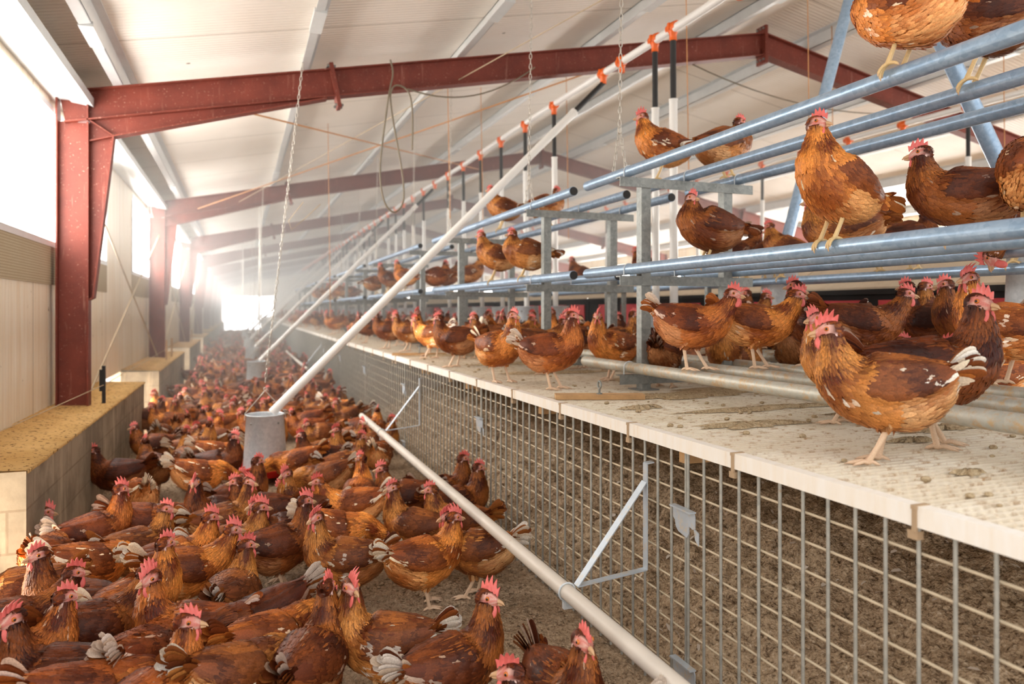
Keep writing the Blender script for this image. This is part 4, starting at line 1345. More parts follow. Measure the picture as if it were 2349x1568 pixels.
    # tail fan
    tl = MB()
    tb = Vector(cen[0]) + Vector(tan[0])*0.035
    ang0 = tail
    k_n = 7 if lod == 0 else 4
    for sd in (-1, 1):
        for k in range(k_n):
            q = k/(k_n-1)
            el = R(ang0 + (15 - 40*q)*fan + rnd.uniform(-4, 4))
            L_ = rnd.uniform(0.108, 0.126)*(1 - 0.25*q)
            spl = sd*(0.04 + 0.24*q)
            d = Vector((-math.cos(el)*math.cos(spl), math.sin(spl), math.sin(el))).normalized()
            wv = Vector((math.sin(el), 0, math.cos(el)))
            wv = (wv + Vector((0, sd*(0.35+0.25*q), 0))).normalized()
            o_ = d.cross(wv).normalized()*sd
            W_ = 0.030
            wt = rnd.random() < white_tail
            c0 = (WHIT[rnd.randrange(3)] if wt else (BACK[rnd.randrange(3)] if q < 0.6 else BREA[rnd.randrange(3)])*rnd.uniform(0.8, 1.2))
            rt = BACK[1] if wt else c0*0.8
            vs = []; cs = []
            for i_, (tq, wq) in enumerate(((0,0.35),(0.3,0.8),(0.6,1.0),(0.85,0.95),(0.96,0.7),(1.0,0.25))):
                for j in (-1, 0, 1):
                    p_ = tb + d*(L_*tq) + wv*(W_/2*wq*j) + Vector((0, sd*(0.004+0.016*q), 0)) - o_*(0.004*(j*j)) + Vector((-0.012*tq*tq, 0, -0.012*tq*tq))
                    vs.append(p_)
                    m_ = min(1, tq*1.7)
                    c_ = (rt*(1-m_) + c0*m_)*(1.0 if j else 0.85)
                    cs.append(tuple(np.clip(c_, 0, 0.9)))
            fs = []
            for i_ in range(5):
                for j in range(2):
                    fs.append((i_*3+j, i_*3+j+1, (i_+1)*3+j+1, (i_+1)*3+j))
            tl.add(vs, fs, smooth=True, mat=0, cols=cs)
    # coverts over the tail root
    for k in range(46 if lod == 0 else 12):
        sd = rnd.choice((-1, 1)); q = rnd.random()
        el = R(ang0*0.8 + 22 - 62*q)
        d = Vector((-math.cos(el), sd*0.25, math.sin(el))).normalized()
        wv = Vector((math.sin(el), sd*0.6, math.cos(el))).normalized()
        o_ = tb + Vector(tan[0])*rnd.uniform(-0.01, 0.03) + Vector((0, sd*rnd.uniform(0.006, 0.026), 0)) + wv*rnd.uniform(-0.01, 0.01)
        L_ = rnd.uniform(0.045, 0.075)
        c0 = (WHIT[0] if rnd.random() < white_tail*0.5 else (BREA if q > 0.5 else BACK)[rnd.randrange(3)])*rnd.uniform(0.8, 1.2)
        vs = []; cs = []
        for tq, wq in ((0,0.4),(0.4,1.0),(0.8,0.8),(1.0,0.2)):
            for j in (-1, 0, 1):
                vs.append(o_ + d*L_*tq + wv*(0.012*wq*j)); cs.append(tuple(np.clip(c0*(0.7+0.5*tq), 0, 0.9)))
        tl.add(vs, [(a_*3+j, a_*3+j+1, a_*3+j+4, a_*3+j+3) for a_ in range(3) for j in range(2)], smooth=True, mat=0, cols=cs)
    # comb
    cb = MB()
    NC = 46 if lod == 0 else 20
    vs = []; fs = []
    for k in range(NC):
        q = k/(NC-1)
        a_ = R(-52 + 150*q)                           # runs from the beak over the crown
        bx = 0.004 + 0.025*math.cos(a_ + PI/2 - R(8)) if False else 0.030 - 0.052*q
        bz = 0.006 + 0.019*math.sin(PI*min(1, q*0.85+0.12))
        ph = (q*5.2) % 1.0
        spike = abs(2*ph-1)
        env = math.sin(PI*min(1, 0.13+q*0.87))**0.6
        h = comb*(0.010 + 0.017*spike)*env
        lean = 0.15 - 0.75*q
        top = Vector((bx + h*lean, 0, bz + h))
        y_ = flop*h*h*28
        for fr_, wd in ((-0.25, 0.0042), (0.45, 0.0034), (0.85, 0.0020), (1.0, 0.0006)):
            for sd in (-1, 1):
                p_ = Vector((bx + h*lean*fr_, sd*wd + y_*max(0, fr_)**2, bz + h*fr_))
                vs.append(Hm(*p_))
    for k in range(NC-1):
        A = k*8; Bq = (k+1)*8
        for m_ in range(3):
            fs.append((A+m_*2, A+m_*2+2, Bq+m_*2+2, Bq+m_*2)); fs.append((A+m_*2+1, Bq+m_*2+1, Bq+m_*2+3, A+m_*2+3))
        fs.append((A+6, A+7, Bq+7, Bq+6))
    for A in (0, (NC-1)*8):
        for m_ in range(3): fs.append((A+m_*2, A+m_*2+1, A+m_*2+3, A+m_*2+2))
    cb.add(vs, fs, smooth=True)
    wt_ = []
    for sd in (-1, 1):
        w_ = MB()
        Mx = E @ Matrix.Rotation(sd*0.25, 3, 'X')
        w_.ball(Hm(0.018, sd*0.0095, -0.027), 0.0145*math.sqrt(comb), 0.0052, 0.0215*comb**0.5, seg=12, rings=9, M=Mx)
        wt_.append(w_)
    bk = MB()
    bk.tube([Hm(0.022,0,-0.003), Hm(0.032,0,-0.004), Hm(0.041,0,-0.0065), Hm(0.0475,0,-0.0115)], [0.0088,0.0074,0.0048,0.0010], 10, smooth=True)
    bk.tube([Hm(0.022,0,-0.010), Hm(0.033,0,-0.0115), Hm(0.042,0,-0.0125)], [0.0066,0.0050,0.0012], 8, smooth=True)
    ey = []
    for sd in (-1, 1):
        e_ = MB(); e_.mat = 0
        e_.ball(Hm(0.0075, sd*0.0174, 0.0055), 0.0066, seg=12, rings=8); e_.mat = 1
        e_.ball(Hm(0.0080, sd*0.0199, 0.0057), 0.0043, seg=10, rings=6)
        ey.append(e_)
    return dict(body=body, tail=tl, comb=cb, wattle=wt_, beak=bk, eye=ey)

POSES = {
 'alert':  dict(fat=1.05, head=(0.098, 0.385), tail=46, pitch=8),
 'alertL': dict(head=(0.098, 0.382), hyaw=55, hy=0.008, tail=42, pitch=9),
 'alertR': dict(head=(0.098, 0.382), hyaw=-55, hy=-0.008, tail=42, pitch=9),
 'lookback': dict(head=(0.088, 0.380), hyaw=128, hy=0.010, tail=42, pitch=6),
 'stand':  dict(fat=1.05, head=(0.122, 0.358), tail=44, pitch=4),
 'standL': dict(head=(0.118, 0.345), hyaw=48, hy=0.010, tail=40),
 'standR': dict(head=(0.118, 0.345), hyaw=-48, hy=-0.010, tail=40),
 'back':   dict(head=(0.080, 0.335), hyaw=150, hy=0.012, tail=38),
 'walk':   dict(head=(0.165, 0.335), tail=46, legs='walk', pitch=-3),
 'fwd':    dict(head=(0.215, 0.275), hpitch=-8, tail=40, pitch=-5, legs='walk'),
 'feed':   dict(head=(0.235, 0.165), hpitch=-30, tail=44, pitch=-10),
 'peck':   dict(head=(0.215, 0.085), hpitch=-58, tail=52, pitch=-14, legs='walk'),
 'round':  dict(head=(0.098, 0.300), hyaw=25, fat=1.10, tail=22, legs='stand'),
 'sit':    dict(head=(0.115, 0.345), tail=26, drop=0.085, legs='none', fat=1.05),
 'perch':  dict(fat=1.05, head=(0.092, 0.365), pitch=24, tail=2, legs='perch', fan=0.6),
 'perchL': dict(head=(0.055, 0.395), pitch=39, hyaw=115, hy=0.005, fat=1.10, tail=-6, legs='perch', fan=0.6),
  'dip':    dict(head=(0.165, -0.055), hpitch=-75, pitch=-24, tail=35, legs='perch'),
 'settle': dict(head=(0.105, 0.350), pitch=8, tail=8, legs='perch', drop=0.07, fan=0.6),
 'plump':  dict(head=(0.078, 0.335), pitch=16, fat=1.14, tail=-4, legs='perch', fan=0.5, drop=0.03),
 'plumpR': dict(head=(0.075, 0.340), pitch=18, hyaw=115, hy=0.010, fat=1.15, tail=-8, legs='perch', fan=0.5, drop=0.02),
}
HEN_CACHE = {}
def hen_meshes(pose, var, lod):
    key = (pose, var, lod)
    if key in HEN_CACHE: return HEN_CACHE[key]
    kw = dict(POSES[pose])
    seed = sum(ord(c_)*(k_+3) for k_, c_ in enumerate(pose)) + 17*var
    kw.update(dict(white_tail=(0.12, 0.75, 0.4)[var % 3], patches=(1, 4, 2)[var % 3], comb=(0.9, 1.12, 1.0)[var % 3], flop=(0.1, 0.9, -0.8)[var % 3]))
    g = hen_geometry(seed=seed, lod=lod, **kw)
    if lod == 0:
        out = dict(hen=g['body'].mesh('hen', [M['feather'], M['skin']], True), tail=g['tail'].mesh('tail', M['feather'], True), comb=g['comb'].mesh('comb', M['comb']),
                   wattle=[w.mesh('wattle', M['comb']) for w in g['wattle']], beak=g['beak'].mesh('beak', M['beak']), eye=[e.mesh('eye', [M['iris'], M['pupil']]) for e in g['eye']])
    else:
        m = g['body']
        for part, mat in ((g['tail'], 0), (g['comb'], 2), (g['wattle'][0], 2), (g['wattle'][1], 2), (g['beak'], 3), (g['eye'][0], 4), (g['eye'][1], 4)):
            m.add(part.v, part.f, smooth=True, mat=mat, cols=part.c)
        out = dict(hen=m.mesh('hen', [M['feather'], M['skin'], M['comb'], M['beak'], M['pupil']], True), mb=m)
    HEN_CACHE[key] = out
    return out

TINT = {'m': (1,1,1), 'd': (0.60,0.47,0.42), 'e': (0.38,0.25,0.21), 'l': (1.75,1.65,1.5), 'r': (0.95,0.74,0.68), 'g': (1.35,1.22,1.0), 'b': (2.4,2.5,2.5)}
HENS = []
def put_hen(loc, heading, pose, var, tint, label, group=None, lod=0, scale=1.0, parts=True):
    ms = hen_meshes(pose, var, lod)
    o = link('hen', ms['hen'])
    o.location = loc; o.rotation_euler = (0, 0, heading); o.scale = (scale,)*3
    t = TINT[tint] if isinstance(tint, str) else tint
    o.color = (*t, 1)
    tag(o, label, 'hen', group)
    if lod == 0:
        for nm in ('tail', 'comb', 'beak'):
            c_ = link(nm, ms[nm], o); c_.color = (*[min(1.5, 0.6 + 0.4*q) if var == 1 else q for q in t], 1)
        for nm in ('wattle', 'eye'):
            for m_ in ms[nm]: link(nm, m_, o)
    HENS.append((o, loc))
    return o

def hen_px(u, v, z, a, pose, var, tint, label, group=None, scale=1.0, lod=0, ctr=0.2):
    """hen whose body centre is seen at pixel (u, v), standing on height z; a: 0 faces right, 90 away, 180 left, 270 towards us"""
    drop = POSES[pose].get('drop', 0)
    P_ = px_on_z(u, v, z + (ctr - drop)*scale)
    phi = math.atan2(P_.y, P_.x)
    hd = phi - PI/2 + R(a)
    loc = (P_.x + 0.02*math.cos(hd), P_.y + 0.02*math.sin(hd), z)
    return put_hen(loc, hd, pose, var, tint, label, group, lod, scale)
def hen_xy(x, y, z, a, pose, var, tint, label, group=None, scale=1.0, lod=0):
    phi = math.atan2(y, x)
    return put_hen((x, y, z), phi - PI/2 + R(a), pose, var, tint, label, group, lod, scale)
# ------------------------------------------------------------------ the hens on the aisle floor, from the nearest back
FLOOR_HENS = [
 # u, v of the body centre (or of the head, marked h), facing, pose, colour variant, tint, label
 (29,1131,100,'standR',0,'d','dark hen turning its head by the end of the near plinth at the left edge','h'),
 (86,1178,2,'fwd',1,'m','hen leaning in from the left picture edge with its comb against the concrete plinth','h'),
 (105,1285,75,'feed',0,'l','light rust hen seen from behind with upright brown tail by the plinth corner'),
 (232,1036,168,'stand',0,'e','very dark hen in the shade right against the concrete plinth','h'),  # shadow beside the plinth is put into the tint
 (282,1126,20,'alert',1,'r','upright red brown hen looking right, first one off the plinth','h'),
 (334,1185,35,'standR',0,'m','hen with white speck behind its bright comb, next to the upright red brown hen','h'),
 (322,1140,100,'feed',1,'l','buff hen seen from behind with a pale fanned tail near the plinth'),
 (400,1165,350,'fwd',2,'r','long mauve brown hen with white speckled back lying across the crowd','h'),
 (428,995,95,'alertR',0,'m','tall hen seen from behind with two white specks on its neck near the plinth','h'),
 (455,1092,8,'feed',1,'l','pale buff hen with white rear reaching to the nearest feeder pan'),
 (472,1112,200,'alertL',0,'e','hen with a very dark head and chest looking left beside the pale buff hens','h'),
 (550,1108,15,'alertR',2,'m','tall hen looking right in the middle of the left crowd','h'),
 (598,1106,165,'stand',0,'d','dark brown hen looking left just in front of the feeder pan','h'),
 (645,1094,170,'alertL',2,'m','hen with a big upright comb looking left in front of the feeder','h'),
 (560,1176,10,'stand',1,'m','golden brown hen with white tail tip looking right, in the middle of the crowd','h'),
 (508,1224,12,'walk',1,'g','hen with a large cream fan tail held up, walking right','h'),
 (428,1285,15,'stand',1,'g','hen with a white edged fan tail below the cream tailed one'),
 (680,1150,18,'alert',1,'d','tall dark winged hen standing side on with white tuft behind, right of the crowd','h'),
 (556,1264,72,'standR',2,'m','hen seen from behind looking right with a pink comb, among the front crowd','h'),
 (232,1292,25,'feed',1,'l','pale buff hen with a big white tail beside the dark necked hen'),
 (297,1272,30,'alert',0,'g','hen with golden hackles looking right past the dark necked hen','h'),
 (140,1284,150,'alertL',0,'d','dark necked hen with bright comb looking left at the front left','h'),
 (330,1312,28,'walk',0,'d','dark winged hen with pale pink face looking right at front left','h'),
 (380,1350,165,'alertL',2,'r','large red brown hen with a bright red comb looking left in the front crowd','h'),
 (45,1365,170,'standR',0,'m','brown hen at the left picture edge below the buff one'),
 (142,1420,160,'alertL',1,'e','near black brown hen with a white cheeked pink face at the bottom left','h'),
 (446,1416,40,'alertR',0,'r','hen with dark red neck and pale face looking right at the bottom','h'),
 (325,1520,60,'feed',1,'r','mauve brown back of a hen with a white tipped tail at the bottom'),
 (540,1450,195,'feed',1,'e','very dark hen with a white fan tail sticking up at its right'),
 (700,1392,38,'fwd',0,'g','large golden hen stretching right at the bottom with a tall pink comb','h'),
 (735,1364,65,'alert',0,'d','dark red hen standing behind the large golden one','h'),
 (40,1440,10,'walk',2,'d','dark hen with pale flight feathers at the bottom left corner'),
 (60,1540,20,'stand',0,'r','brown hen cut off by the bottom left corner'),
 (480,1560,30,'feed',2,'m','back of a hen cut off by the bottom edge left of the golden one'),
 (240,1570,10,'feed',0,'r','low hen back along the bottom edge at the left'),
 (748,1192,172,'alertL',1,'m','big chestnut hen with speckled hackles and pale tail, looking left, centre of the crowd','h'),
 (1021,1195,25,'stand',1,'g','hen with pale buff rear and bright comb looking right, standing before the perch pipe','h'),
 (1047,1190,165,'standL',1,'m','hen with white wing specks standing on the bare floor close to the perch pipe','h'),
 (835,1354,168,'lookback',1,'m','large hen in the front centre facing left with its head turned right and white tail','h'),
 (1091,1385,30,'alertR',1,'d','dark breasted hen with white speckled back standing front centre, looking right','h'),
 (935,1124,150,'alertL',0,'m','upright hen with dark chest, looking left just behind the perch pipe','h'),
 (992,1130,165,'stand',0,'m','hen half hidden behind the perch pipe looking left','h'),
 (1018,1060,15,'alert',2,'d','hen close to the mesh with an erect comb looking right','h'),
 (1081,1078,20,'alert',0,'d','hen right against the wire mesh looking right','h'),
 (739,1108,172,'walk',1,'l','light hen with a white tail tip walking left behind the big chestnut hen','h'),
 (826,1058,80,'alertL',0,'l','pale chestnut hen seen from behind, sleek and upright, in the middle','h'),
 (924,1076,175,'stand',2,'d','dark hen under the perch pipe looking left','h'),
 (868,1046,75,'feed',1,'l','fluffy buff hen with a white fan tail seen from behind beside the perch pipe'),
 (766,990,150,'alertL',1,'m','hen with white breast tufts looking left, right of the feeder','h'),
 (815,1006,20,'alert',0,'m','upright hen looking right, right of the feeder','h'),
 (712,1000,160,'stand',1,'e','hen with a black brown neck and pale pink back behind the feeder','h'),
 (770,935,345,'feed',1,'b','light blonde hen bending down to the floor beside the far mesh'),
 (722,955,40,'stand',1,'m','hen with white tail feather just right of the diagonal tube'),
 (886,966,10,'alert',0,'m','hen whose head peeps over the far end of the perch pipe','h'),
 (1326,1474,300,'alert',0,'d','hen facing the camera with an erect comb at the bottom centre','h'),
 (1206,1542,172,'walk',1,'e','dark hen with a white tail cut off by the bottom edge','h'),
 (690,1062,175,'feed',0,'g','golden hen with its head down in the right side of the feeder pan'),
 (745,1100,178,'feed',2,'m','long backed brown hen feeding at the pan, second in the row'),
 (740,1045,182,'feed',0,'m','brown hen feeding behind the hopper of the nearest feeder'),
 (508,1045,10,'feed',1,'l','cream rumped hen feeding from the left at the red pan'),
 (576,1064,30,'alert',0,'d','dark headed hen in front of the red pan','h'),
 (523,1006,340,'alert',1,'e','black brown headed hen left of the feeder hopper','h'),
 (425,1005,80,'stand',1,'m','hen with cream neck spots left of the feeder'),
 (495,956,60,'standR',1,'l','hen with white specked shoulders left behind the feeder','h'),
 (545,935,200,'round',0,'l','round buff hen standing behind the feeder at the left'),
 (430,950,120,'stand',0,'m','plain brown hen two rows behind the plinth end'),
 (368,1000,80,'feed',1,'m','hen with pale tail pressed to the plinth'),
 (340,960,30,'stand',0,'d','dark hen stepping out of the gap after the near plinth'),
 (385,935,200,'stand',1,'b','pale cream hen just outside the gap of the plinth'),
 (735,1000,200,'round',2,'m','round hen behind the mauve backed one at the feeder'),
 (655,1235,205,'stand',0,'e','dark hen half hidden behind the tall dark winged hen'),
 (760,1222,0,'feed',1,'l','light backed hen behind the big chestnut hen, head hidden'),
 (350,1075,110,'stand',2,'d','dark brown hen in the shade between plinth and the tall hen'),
]
def settle(items, md, it=60, mx=0.10, keep=()):
    """nudges neighbours apart so that bodies do not run into each other; items: [x, y, heading]"""
    base = [(p[0], p[1]) for p in items]
    for _ in range(it):
        for i in range(len(items)):
            for j in range(i):
                dx = items[i][0]-items[j][0]; dy = items[i][1]-items[j][1]
                d = math.hypot(dx, dy) or 1e-3
                # longer along the body than across it
                an = math.atan2(dy, dx)
                need = md*(0.5*(0.8 + 0.45*abs(math.cos(an-items[i][2]))) + 0.5*(0.8 + 0.45*abs(math.cos(an-items[j][2]))))
                if d < need:
                    q = (need-d)/d*0.5*0.5
                    items[i][0] += dx*q; items[i][1] += dy*q; items[j][0] -= dx*q; items[j][1] -= dy*q
        for p, b_ in zip(items, base):
            for (kx, ky, kr) in keep:
                dx, dy = p[0]-kx, p[1]-ky; d = math.hypot(dx, dy) or 1e-3
                if d < kr: p[0] += dx/d*(kr-d); p[1] += dy/d*(kr-d)
            dx, dy = p[0]-b_[0], p[1]-b_[1]; d = math.hypot(dx, dy)
            if d > mx: p[0] = b_[0]+dx/d*mx; p[1] = b_[1]+dy/d*mx
def from_px(u, v, a, pose, z, ctr=0.2):
    P_ = px_on_z(u, v, z + ctr - POSES[pose].get('drop', 0))
    hd = math.atan2(P_.y, P_.x) - PI/2 + R(a)
    return [P_.x, P_.y, hd]
def from_head(u, v, a, pose):
    kw = POSES[pose]; hx, hz = kw['head']; hy = kw.get('hy', 0)
    P_ = px_on_z(u, v, hz + 0.006 - kw.get('drop', 0))
    hd = math.atan2(P_.y, P_.x) - PI/2 + R(a)
    c_, s_ = math.cos(hd), math.sin(hd)
    hx -= 0.02
    return [P_.x - hx*c_ + hy*s_, P_.y - hx*s_ - hy*c_, hd]
spots = [from_head(*h_[:4]) if len(h_) > 7 else from_px(*h_[:4], 0.0) for h_ in FLOOR_HENS]
settle(spots, 0.195, keep=[(x, y, 0.36) for x, y in FE])
for (x, y, hd), h_ in zip(spots, FLOOR_HENS):
    u, v, a, pose, var, tint, lab = h_[:7]
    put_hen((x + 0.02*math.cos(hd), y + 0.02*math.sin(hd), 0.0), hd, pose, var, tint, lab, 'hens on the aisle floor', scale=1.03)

# ------------------------------------------------------------------ hens on the slatted platform
PLAT_HENS = [   # seen at column u; then either the picture row of the feet ('f') or the distance X from the camera line and the height
 (2012,'f',1062,0,190,'stand',1,'m','hen with a big white tail standing on the front slats, facing left'),
 (2150,'f',1026,0,15,'alertR',0,'e','very dark hen with a pink face right behind the white tailed one'),
 (1935,'x',2.10,PZ,172,'alertL',2,'m','hen with a pale pink comb looking left over the back of the front hen'),
 (1272,'f',893,0,348,'alert',1,'r','red brown hen with a tall pink serrated comb looking right at the platform edge'),
 (1150,'f',877,0,315,'alert',0,'g','slender golden hen looking right at the platform edge'),
 (1042,'f',842,0,165,'stand',0,'d','dark hen with a bright red comb looking left at the platform edge'),
 (1238,'f',858,0,22,'walk',1,'m','large hen with cream flight feathers behind the tall combed one'),
 (1400,'f',872,0,215,'alertL',1,'g','hen with buff tail looking left beside the near perch post'),
 (1425,'f',848,0,25,'alert',0,'m','hen looking right behind the buff tailed one by the post'),
 (1455,'f',836,0,170,'stand',0,'e','dark hen with its back to the post looking left'),
 (2295,'x',2.60,1.036,172,'alertL',1,'l','large light brown hen at the right picture edge on the lowest pipes'),
 (1870,'x',2.60,1.036,165,'alert',0,'e','very dark hen with a bright red comb looking left in the middle of the platform'),
 (1985,'x',2.60,1.036,15,'walk',0,'d','long dark hen stretching its neck right behind the front hens'),
 (2080,'x',3.20,1.036,30,'alert',0,'m','brown hen with its neck up, close to the stretching one'),
 (2128,'x',3.20,1.036,160,'alert',0,'e','dark hen face to face with the brown one'),
 (2225,'x',3.20,1.036,185,'alert',2,'d','hen with a tall serrated comb behind the right-hand hens'),
 (935,'f',806,0,170,'stand',0,'m','small brown hen at the platform edge looking left, next to a plank'),
 (888,'f',800,0,172,'stand',0,'d','small dark hen at the platform edge, left of the brown one'),
 (990,'f',822,0,150,'walk',1,'b','pale straw coloured hen behind the dark hen at the edge'),
 (1122,'f',832,0,170,'stand',0,'m','hen behind the slender golden one looking left'),
 (1078,'f',822,0,120,'feed',1,'l','hen with a big white tail bending down behind the dark edge hen'),
 (1180,'f',816,0,10,'walk',0,'m','hen with flat brown back walking right beneath the second rack'),
 (1100,'f',806,0,20,'alert',0,'d','hen looking right under the second perch rack'),
 (1335,'f',846,0,170,'alert',0,'d','dark faced hen right of the large cream winged one'),
 (1530,'f',842,0,100,'round',1,'m','hen with pale tail half hidden behind the near post'),
 (1715,'x',3.20,1.036,15,'stand',1,'m','hen looking right behind the standing pipe hens'),
 (1745,'x',3.45,1.036,170,'alert',0,'d','small dark headed hen far behind the pipe hens'),
 (1800,'x',3.20,1.036,20,'alert',2,'r','pink faced hen between the pipe hens and the hanging feeder'),
 (2010,'x',2.95,PZ,10,'sit',0,'m','hen lying on the slats behind the white tailed one'),
 (2250,'x',2.95,PZ,190,'sit',1,'l','pale hen lying behind the pipes at the right'),
 (1620,'x',2.95,PZ,170,'sit',0,'d','dark hen lying on the slats behind the lowest pipes'),
 (1690,'x',2.95,PZ,20,'sit',1,'m','brown hen lying on the slats below the golden pipe hen'),
]
def x_at(u, x):
    k = (u - U0)/F
    return x*(CY - k*SY)/(SY + k*CY)
pspots = []
for (u, m_, p, z, a, pose, var, tint, lab) in PLAT_HENS:
    if m_ == 'f': q = px_on_z(u, p, PZ); x, y, z = q.x, q.y, PZ
    else: x, y = p, x_at(u, p)
    pspots.append([x, y, math.atan2(y, x) - PI/2 + R(a), z])
lowp = [q for q in pspots if q[3] < 1.0]
settle(lowp, 0.20, mx=0.08)
for (x, y, hd, z), (u, m_, p, z_, a, pose, var, tint, lab) in zip(pspots, PLAT_HENS):
    put_hen((x, y, z), hd, pose, var, tint, lab, 'hens on the platform', scale=1.14 if u == 2150 else 1.0)
for xx in (3.20, 3.45):
    root = empty('low_perch', (xx, 0.9, 1.007), 'low perch pipe in front of the nest boxes, %s' % ('the one nearer the racks' if xx < 3.3 else 'the one nearer the nests'), 'perch pipe', 'low nest perches')
    mb = MB(); mb.tube([(0,0,0),(0,3.3,0)], 0.0285, 14); mb.build('pipe', M['galv_pipe_dirty'], root)
    for yv in (0.5, 2.9):
        mb = MB(); mb.box(-0.015, 0.015, yv-0.015, yv+0.015, PZ-1.007, -0.02); mb.build('foot', M['galv_frame'], root)

# ------------------------------------------------------------------ hens on the pipes: (u of the body, pipe x, pipe z, facing ...)
def hen_pipe(u, x, z, a, pose, var, tint, lab, scale=1.0):
    k = (u - U0)/F                              # X*CY - Y*SY = k (X*SY + Y*CY)
    y = x*(CY - k*SY)/(SY + k*CY)
    return hen_xy(x, y, z + 0.029, a, pose, var, tint, lab, 'hens on the perch pipes', scale)
PIPE_HENS = [
 (1905,1.93,1.523,215,'perchL',0,'g','big upright hen on the middle pipes with its head turned right'),
 (1618,2.24,1.523,200,'plumpR',0,'d','round hen perched between the two near posts looking right'),
 (2195,2.24,1.523,184,'settle',0,'d','dark backed hen perched at the right, looking left'),
 (1925,2.60,1.523,178,'sit',0,'m','low hen lying on the middle pipes behind the big upright hen'),
 (2385,2.24,1.523,95,'plump',0,'g','hen cut off by the right picture edge on the middle pipes'),
 (1130,1.95,1.523,176,'perch',0,'m','slim hen on the second rack looking left, left of the round one'),
 (1200,1.93,1.523,178,'plump',0,'m','round hen with tucked neck on the second rack beside the post'),
 (1510,2.30,2.04,184,'perch',1,'g','upright hen on the top pipes above the near post, looking left'),
 (1668,2.60,2.04,30,'plump',0,'m','hen sitting on the top pipes right of the near post, facing away to the right'),
 (2062,1.93,2.04,150,'plump',1,'l','light fluffy hen on the top pipe cut off by the top edge'),
 (2235,2.30,2.04,165,'perch',0,'d','dark hen on the second top pipe cut off by the top edge'),
 (1148,2.30,2.04,172,'perch',0,'m','hen on the top pipes of the second rack looking left'),
 (1258,2.60,2.04,20,'plump',1,'m','hen on the top pipes of the second rack looking right'),
 (888,1.93,1.523,165,'perch',1,'d','hen on the third rack looking left, left one of a pair'),
 (925,2.0,1.523,150,'perch',0,'g','hen on the third rack, right one of a pair'),
 (1008,2.24,1.523,20,'plump',1,'r','hen preening on the third rack behind the diagonal tube'),
 (1035,2.6,1.523,15,'perch',0,'d','dark hen behind the preening one on the third rack'),
 (1085,2.6,1.523,10,'perch',0,'m','hen half hidden by the post of the second rack'),
 (1595,1.93,1.007,345,'walk',1,'r','hen with a dark red head standing on the lowest pipe between the posts'),
 (1742,2.27,1.007,8,'walk',0,'g','golden brown hen standing on the second lowest pipe, looking right'),
]
PIPE_HENS.append((2405,2.60,1.523,172,'dip',0,'d','hen dipping its dark red head below the middle pipes at the right edge'))
for h_ in PIPE_HENS: hen_pipe(*h_)
# hens on the far racks and behind, small in the picture
for (u, x, a, pose, tint, lab) in ((1330,3.9,182,'perch','d','small dark hen silhouetted behind the second rack'), (1710,3.7,10,'perch','d','hen looking right on the back perches, beside the near rear post'),
        (1795,3.7,170,'perch','m','tall necked hen on the back perches left of the slanting tube'), (2015,3.7,15,'perch','m','pink faced hen on the back perches right of the big upright hen'),
        (2095,3.7,30,'plump','e','dark hen turned away on the back perches'), (1480,3.9,175,'perch','d','hen behind the near post on the back perches'), (1765,3.75,60,'plump','d','hen turned away on the back perches, left of the tall necked one'),
        (2330,3.7,170,'plump','e','dark hen on the back perches at the right picture edge')):
    k = (u - U0)/F; y = x*(CY - k*SY)/(SY + k*CY)
    hen_xy(x, y, 1.523 + 0.029, a, pose, 0, tint, lab, 'hens on the back perches')
# pipe of the back perches
for z in (1.523,):
    for (px_, y0, y1) in ((3.7, 1.0, 9.6), (3.9, 1.0, 9.6)):
        root = empty('back_perch', (px_, y0, z), 'galvanised back perch pipe in front of the nest boxes' if px_ < 3.8 else 'galvanised back perch pipe closest to the nest boxes', 'perch pipe', 'back perches')
        mb = MB(); mb.tube([(0,0,0),(0,y1-y0,0)], 0.026, 14); mb.build('pipe', M['galv_pipe'], root)
        for yv in (2.0, 5.2, 7.0):
            mb = MB(); mb.box(-0.02, 0.02, yv-y0-0.02, yv-y0+0.02, PZ-z, -0.02); mb.build('post', M['galv_frame'], root)

# ------------------------------------------------------------------ the crowd farther back, each hen its own object
rc = random.Random(11)
taken = [(l[0], l[1], 0) for o_, l in HENS if l[2] < 0.3]
takenp = [(l[0], l[1], 0) for o_, l in HENS if 0.5 < l[2] < 1.1]
def scatter(n, x0, x1, ya, yb, z, tk, md, lod, zones, poses, bias=1.0, avoid=()):
    done = 0; tries = 0
    while done < n and tries < n*60:
        tries += 1
        y = ya + (yb-ya)*rc.random()**bias; x = rc.uniform(x0, x1)
        if any((x-a)**2 + (y-b)**2 < md*md for a, b, _ in tk): continue
        if any((x-a)**2 + (y-b)**2 < r_*r_ for a, b, r_ in avoid): continue
        # keep inside what the camera can see
        r = x*CY - y*SY; d = x*SY + y*CY
        if abs(U0 + F*r/d - 1174) > 1200: continue
        tk.append((x, y, 0))
        lab, grp = zones(x, y)
        hen_xy(x, y, z, rc.choice((0, 180, 180, 90, 270, 200, 20, 160))+rc.uniform(-30, 30), rc.choice(poses), rc.randrange(3), rc.choice(('m','m','m','d','l','g','r','d')), lab, grp, lod=lod, scale=rc.uniform(0.94, 1.06))
        done += 1
    return done
def zone_floor(x, y):
    if y < 9.5: return 'brown hen in the floor crowd right behind the nearest feeder', 'floor crowd behind the nearest feeder'
    if y < 12.2: return 'brown hen in the crowd just in front of the second feeder', 'floor crowd in front of the second feeder'
    if y < 17: return 'small brown hen in the floor crowd between the second and third feeders', 'floor crowd beyond the second feeder'
    return 'tiny hazy hen in the floor crowd beyond the third feeder', 'far floor crowd'
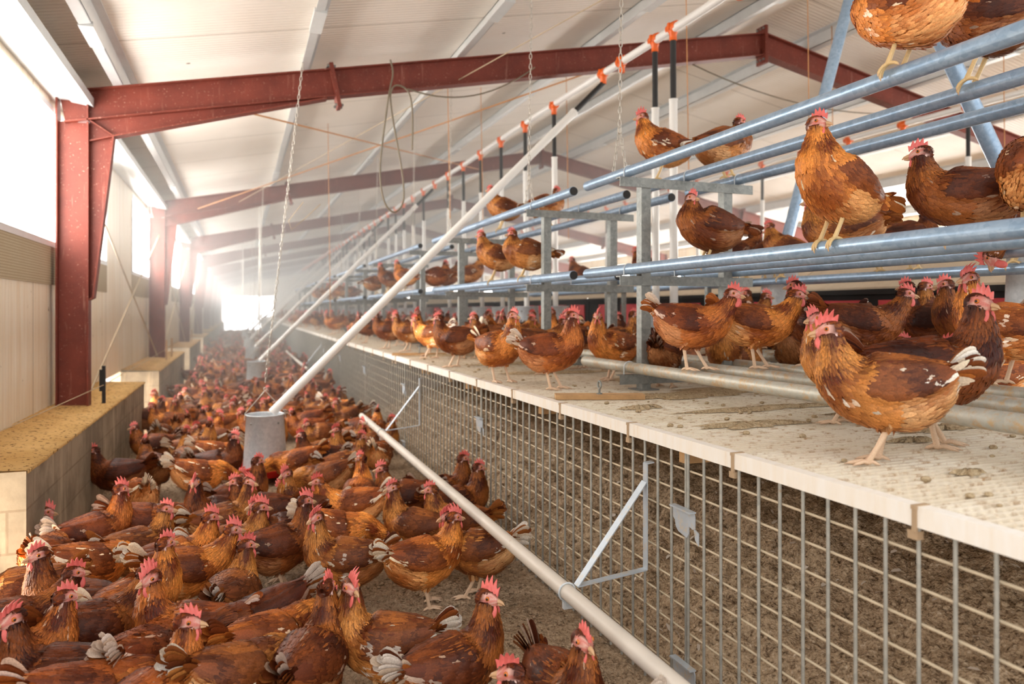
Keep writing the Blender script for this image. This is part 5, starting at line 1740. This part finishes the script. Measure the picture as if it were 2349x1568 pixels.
def zone_plat(x, y):
    if y < 6.5: return 'brown hen in the crowd under the first and second perch racks', 'platform crowd under the near racks'
    if y < 9.5: return 'small brown hen in the platform crowd under the third perch rack', 'platform crowd under the third rack'
    return 'tiny hazy hen in the far platform crowd behind the diagonal tubes', 'far platform crowd'
FEED_AV = [(x, y, 0.32) for x, y in FE]
walkp = ['stand','alert','walk','feed','standL','standR','alertL','round','peck','stand']
nf = scatter(38, -0.72, 1.2, 6.4, 9.5, 0.0, taken, 0.235, 0, zone_floor, walkp, 1.0, FEED_AV)
nf += scatter(74, -0.75, 1.2, 9.2, 17.5, 0.0, taken, 0.24, 1, zone_floor, walkp, 1.25, FEED_AV)
npl = scatter(16, 2.1, 4.2, 3.2, 6.4, PZ, takenp, 0.34, 0, zone_plat, walkp, 1.0, [(LX+0.04, t+0.05, 0.3) for t in vd[:26]])
npl += scatter(60, 1.5, 3.6, 6.4, 16.0, PZ, takenp, 0.25, 1, zone_plat, walkp, 1.35, [(LX+0.04, t+0.05, 0.3) for t in vd[:26]])
for k_ in range(14):
    y = rc.uniform(8.0, 22); x, z = rc.choice(((1.93,1.523),(2.24,1.523),(2.6,1.523),(1.93,1.523)))
    hen_xy(x, y, z+0.029, rc.choice((180, 0, 170, 20)), rc.choice(('perch','plump')), rc.randrange(2), rc.choice(('m','d','g')), 'small hazy hen perched on one of the far racks', 'hens on the far racks', lod=1)
# beyond these, the crowds merge: one object each
def crowd(name, x0, x1, ya, yb, z, n, md, lab, avoid=()):
    big = MB(); tk = []
    prot = [hen_meshes(p, v, 1)['mb'] for p, v in (('stand',0),('alert',1),('feed',2),('walk',0))]
    k_ = 0; tries = 0
    while k_ < n and tries < n*40:
        tries += 1
        x = rc.uniform(x0, x1); y = ya + (yb-ya)*rc.random()**1.3
        if any((x-a)**2 + (y-b)**2 < md*md for a, b in tk): continue
        if any((x-a)**2 + (y-b)**2 < r_*r_ for a, b, r_ in avoid): continue
        tk.append((x, y)); k_ += 1
        p = rc.choice(prot); a = rc.uniform(0, 2*PI); c_, s_ = math.cos(a), math.sin(a); f = rc.uniform(0.7, 1.3)
        V = np.array(p.v); V = np.stack([V[:,0]*c_ - V[:,1]*s_ + x, V[:,0]*s_ + V[:,1]*c_ + y, V[:,2] + z], 1)
        b0 = len(big.v)
        big.v.extend(map(tuple, V)); big.c.extend([(q[0]*f, q[1]*f, q[2]*f) for q in p.c]); big.f.extend([[i_+b0 for i_ in q] for q in p.f]); big.m.extend(p.m); big.sm.extend(p.sm)
    o = big.build(name, [M['feather'], M['skin'], M['comb'], M['beak'], M['pupil']], colors=True)
    return tag(o, lab, 'hens', kind='stuff')
crowd('far_floor_flock', -0.75, 1.2, 17.5, 40, 0.0, 120, 0.27, 'merged mass of far away hens on the aisle floor before the bright door', FEED_AV)
crowd('far_platform_flock', 1.5, 3.4, 16.0, 34, PZ, 90, 0.3, 'merged mass of far away hens on the platform in the haze')
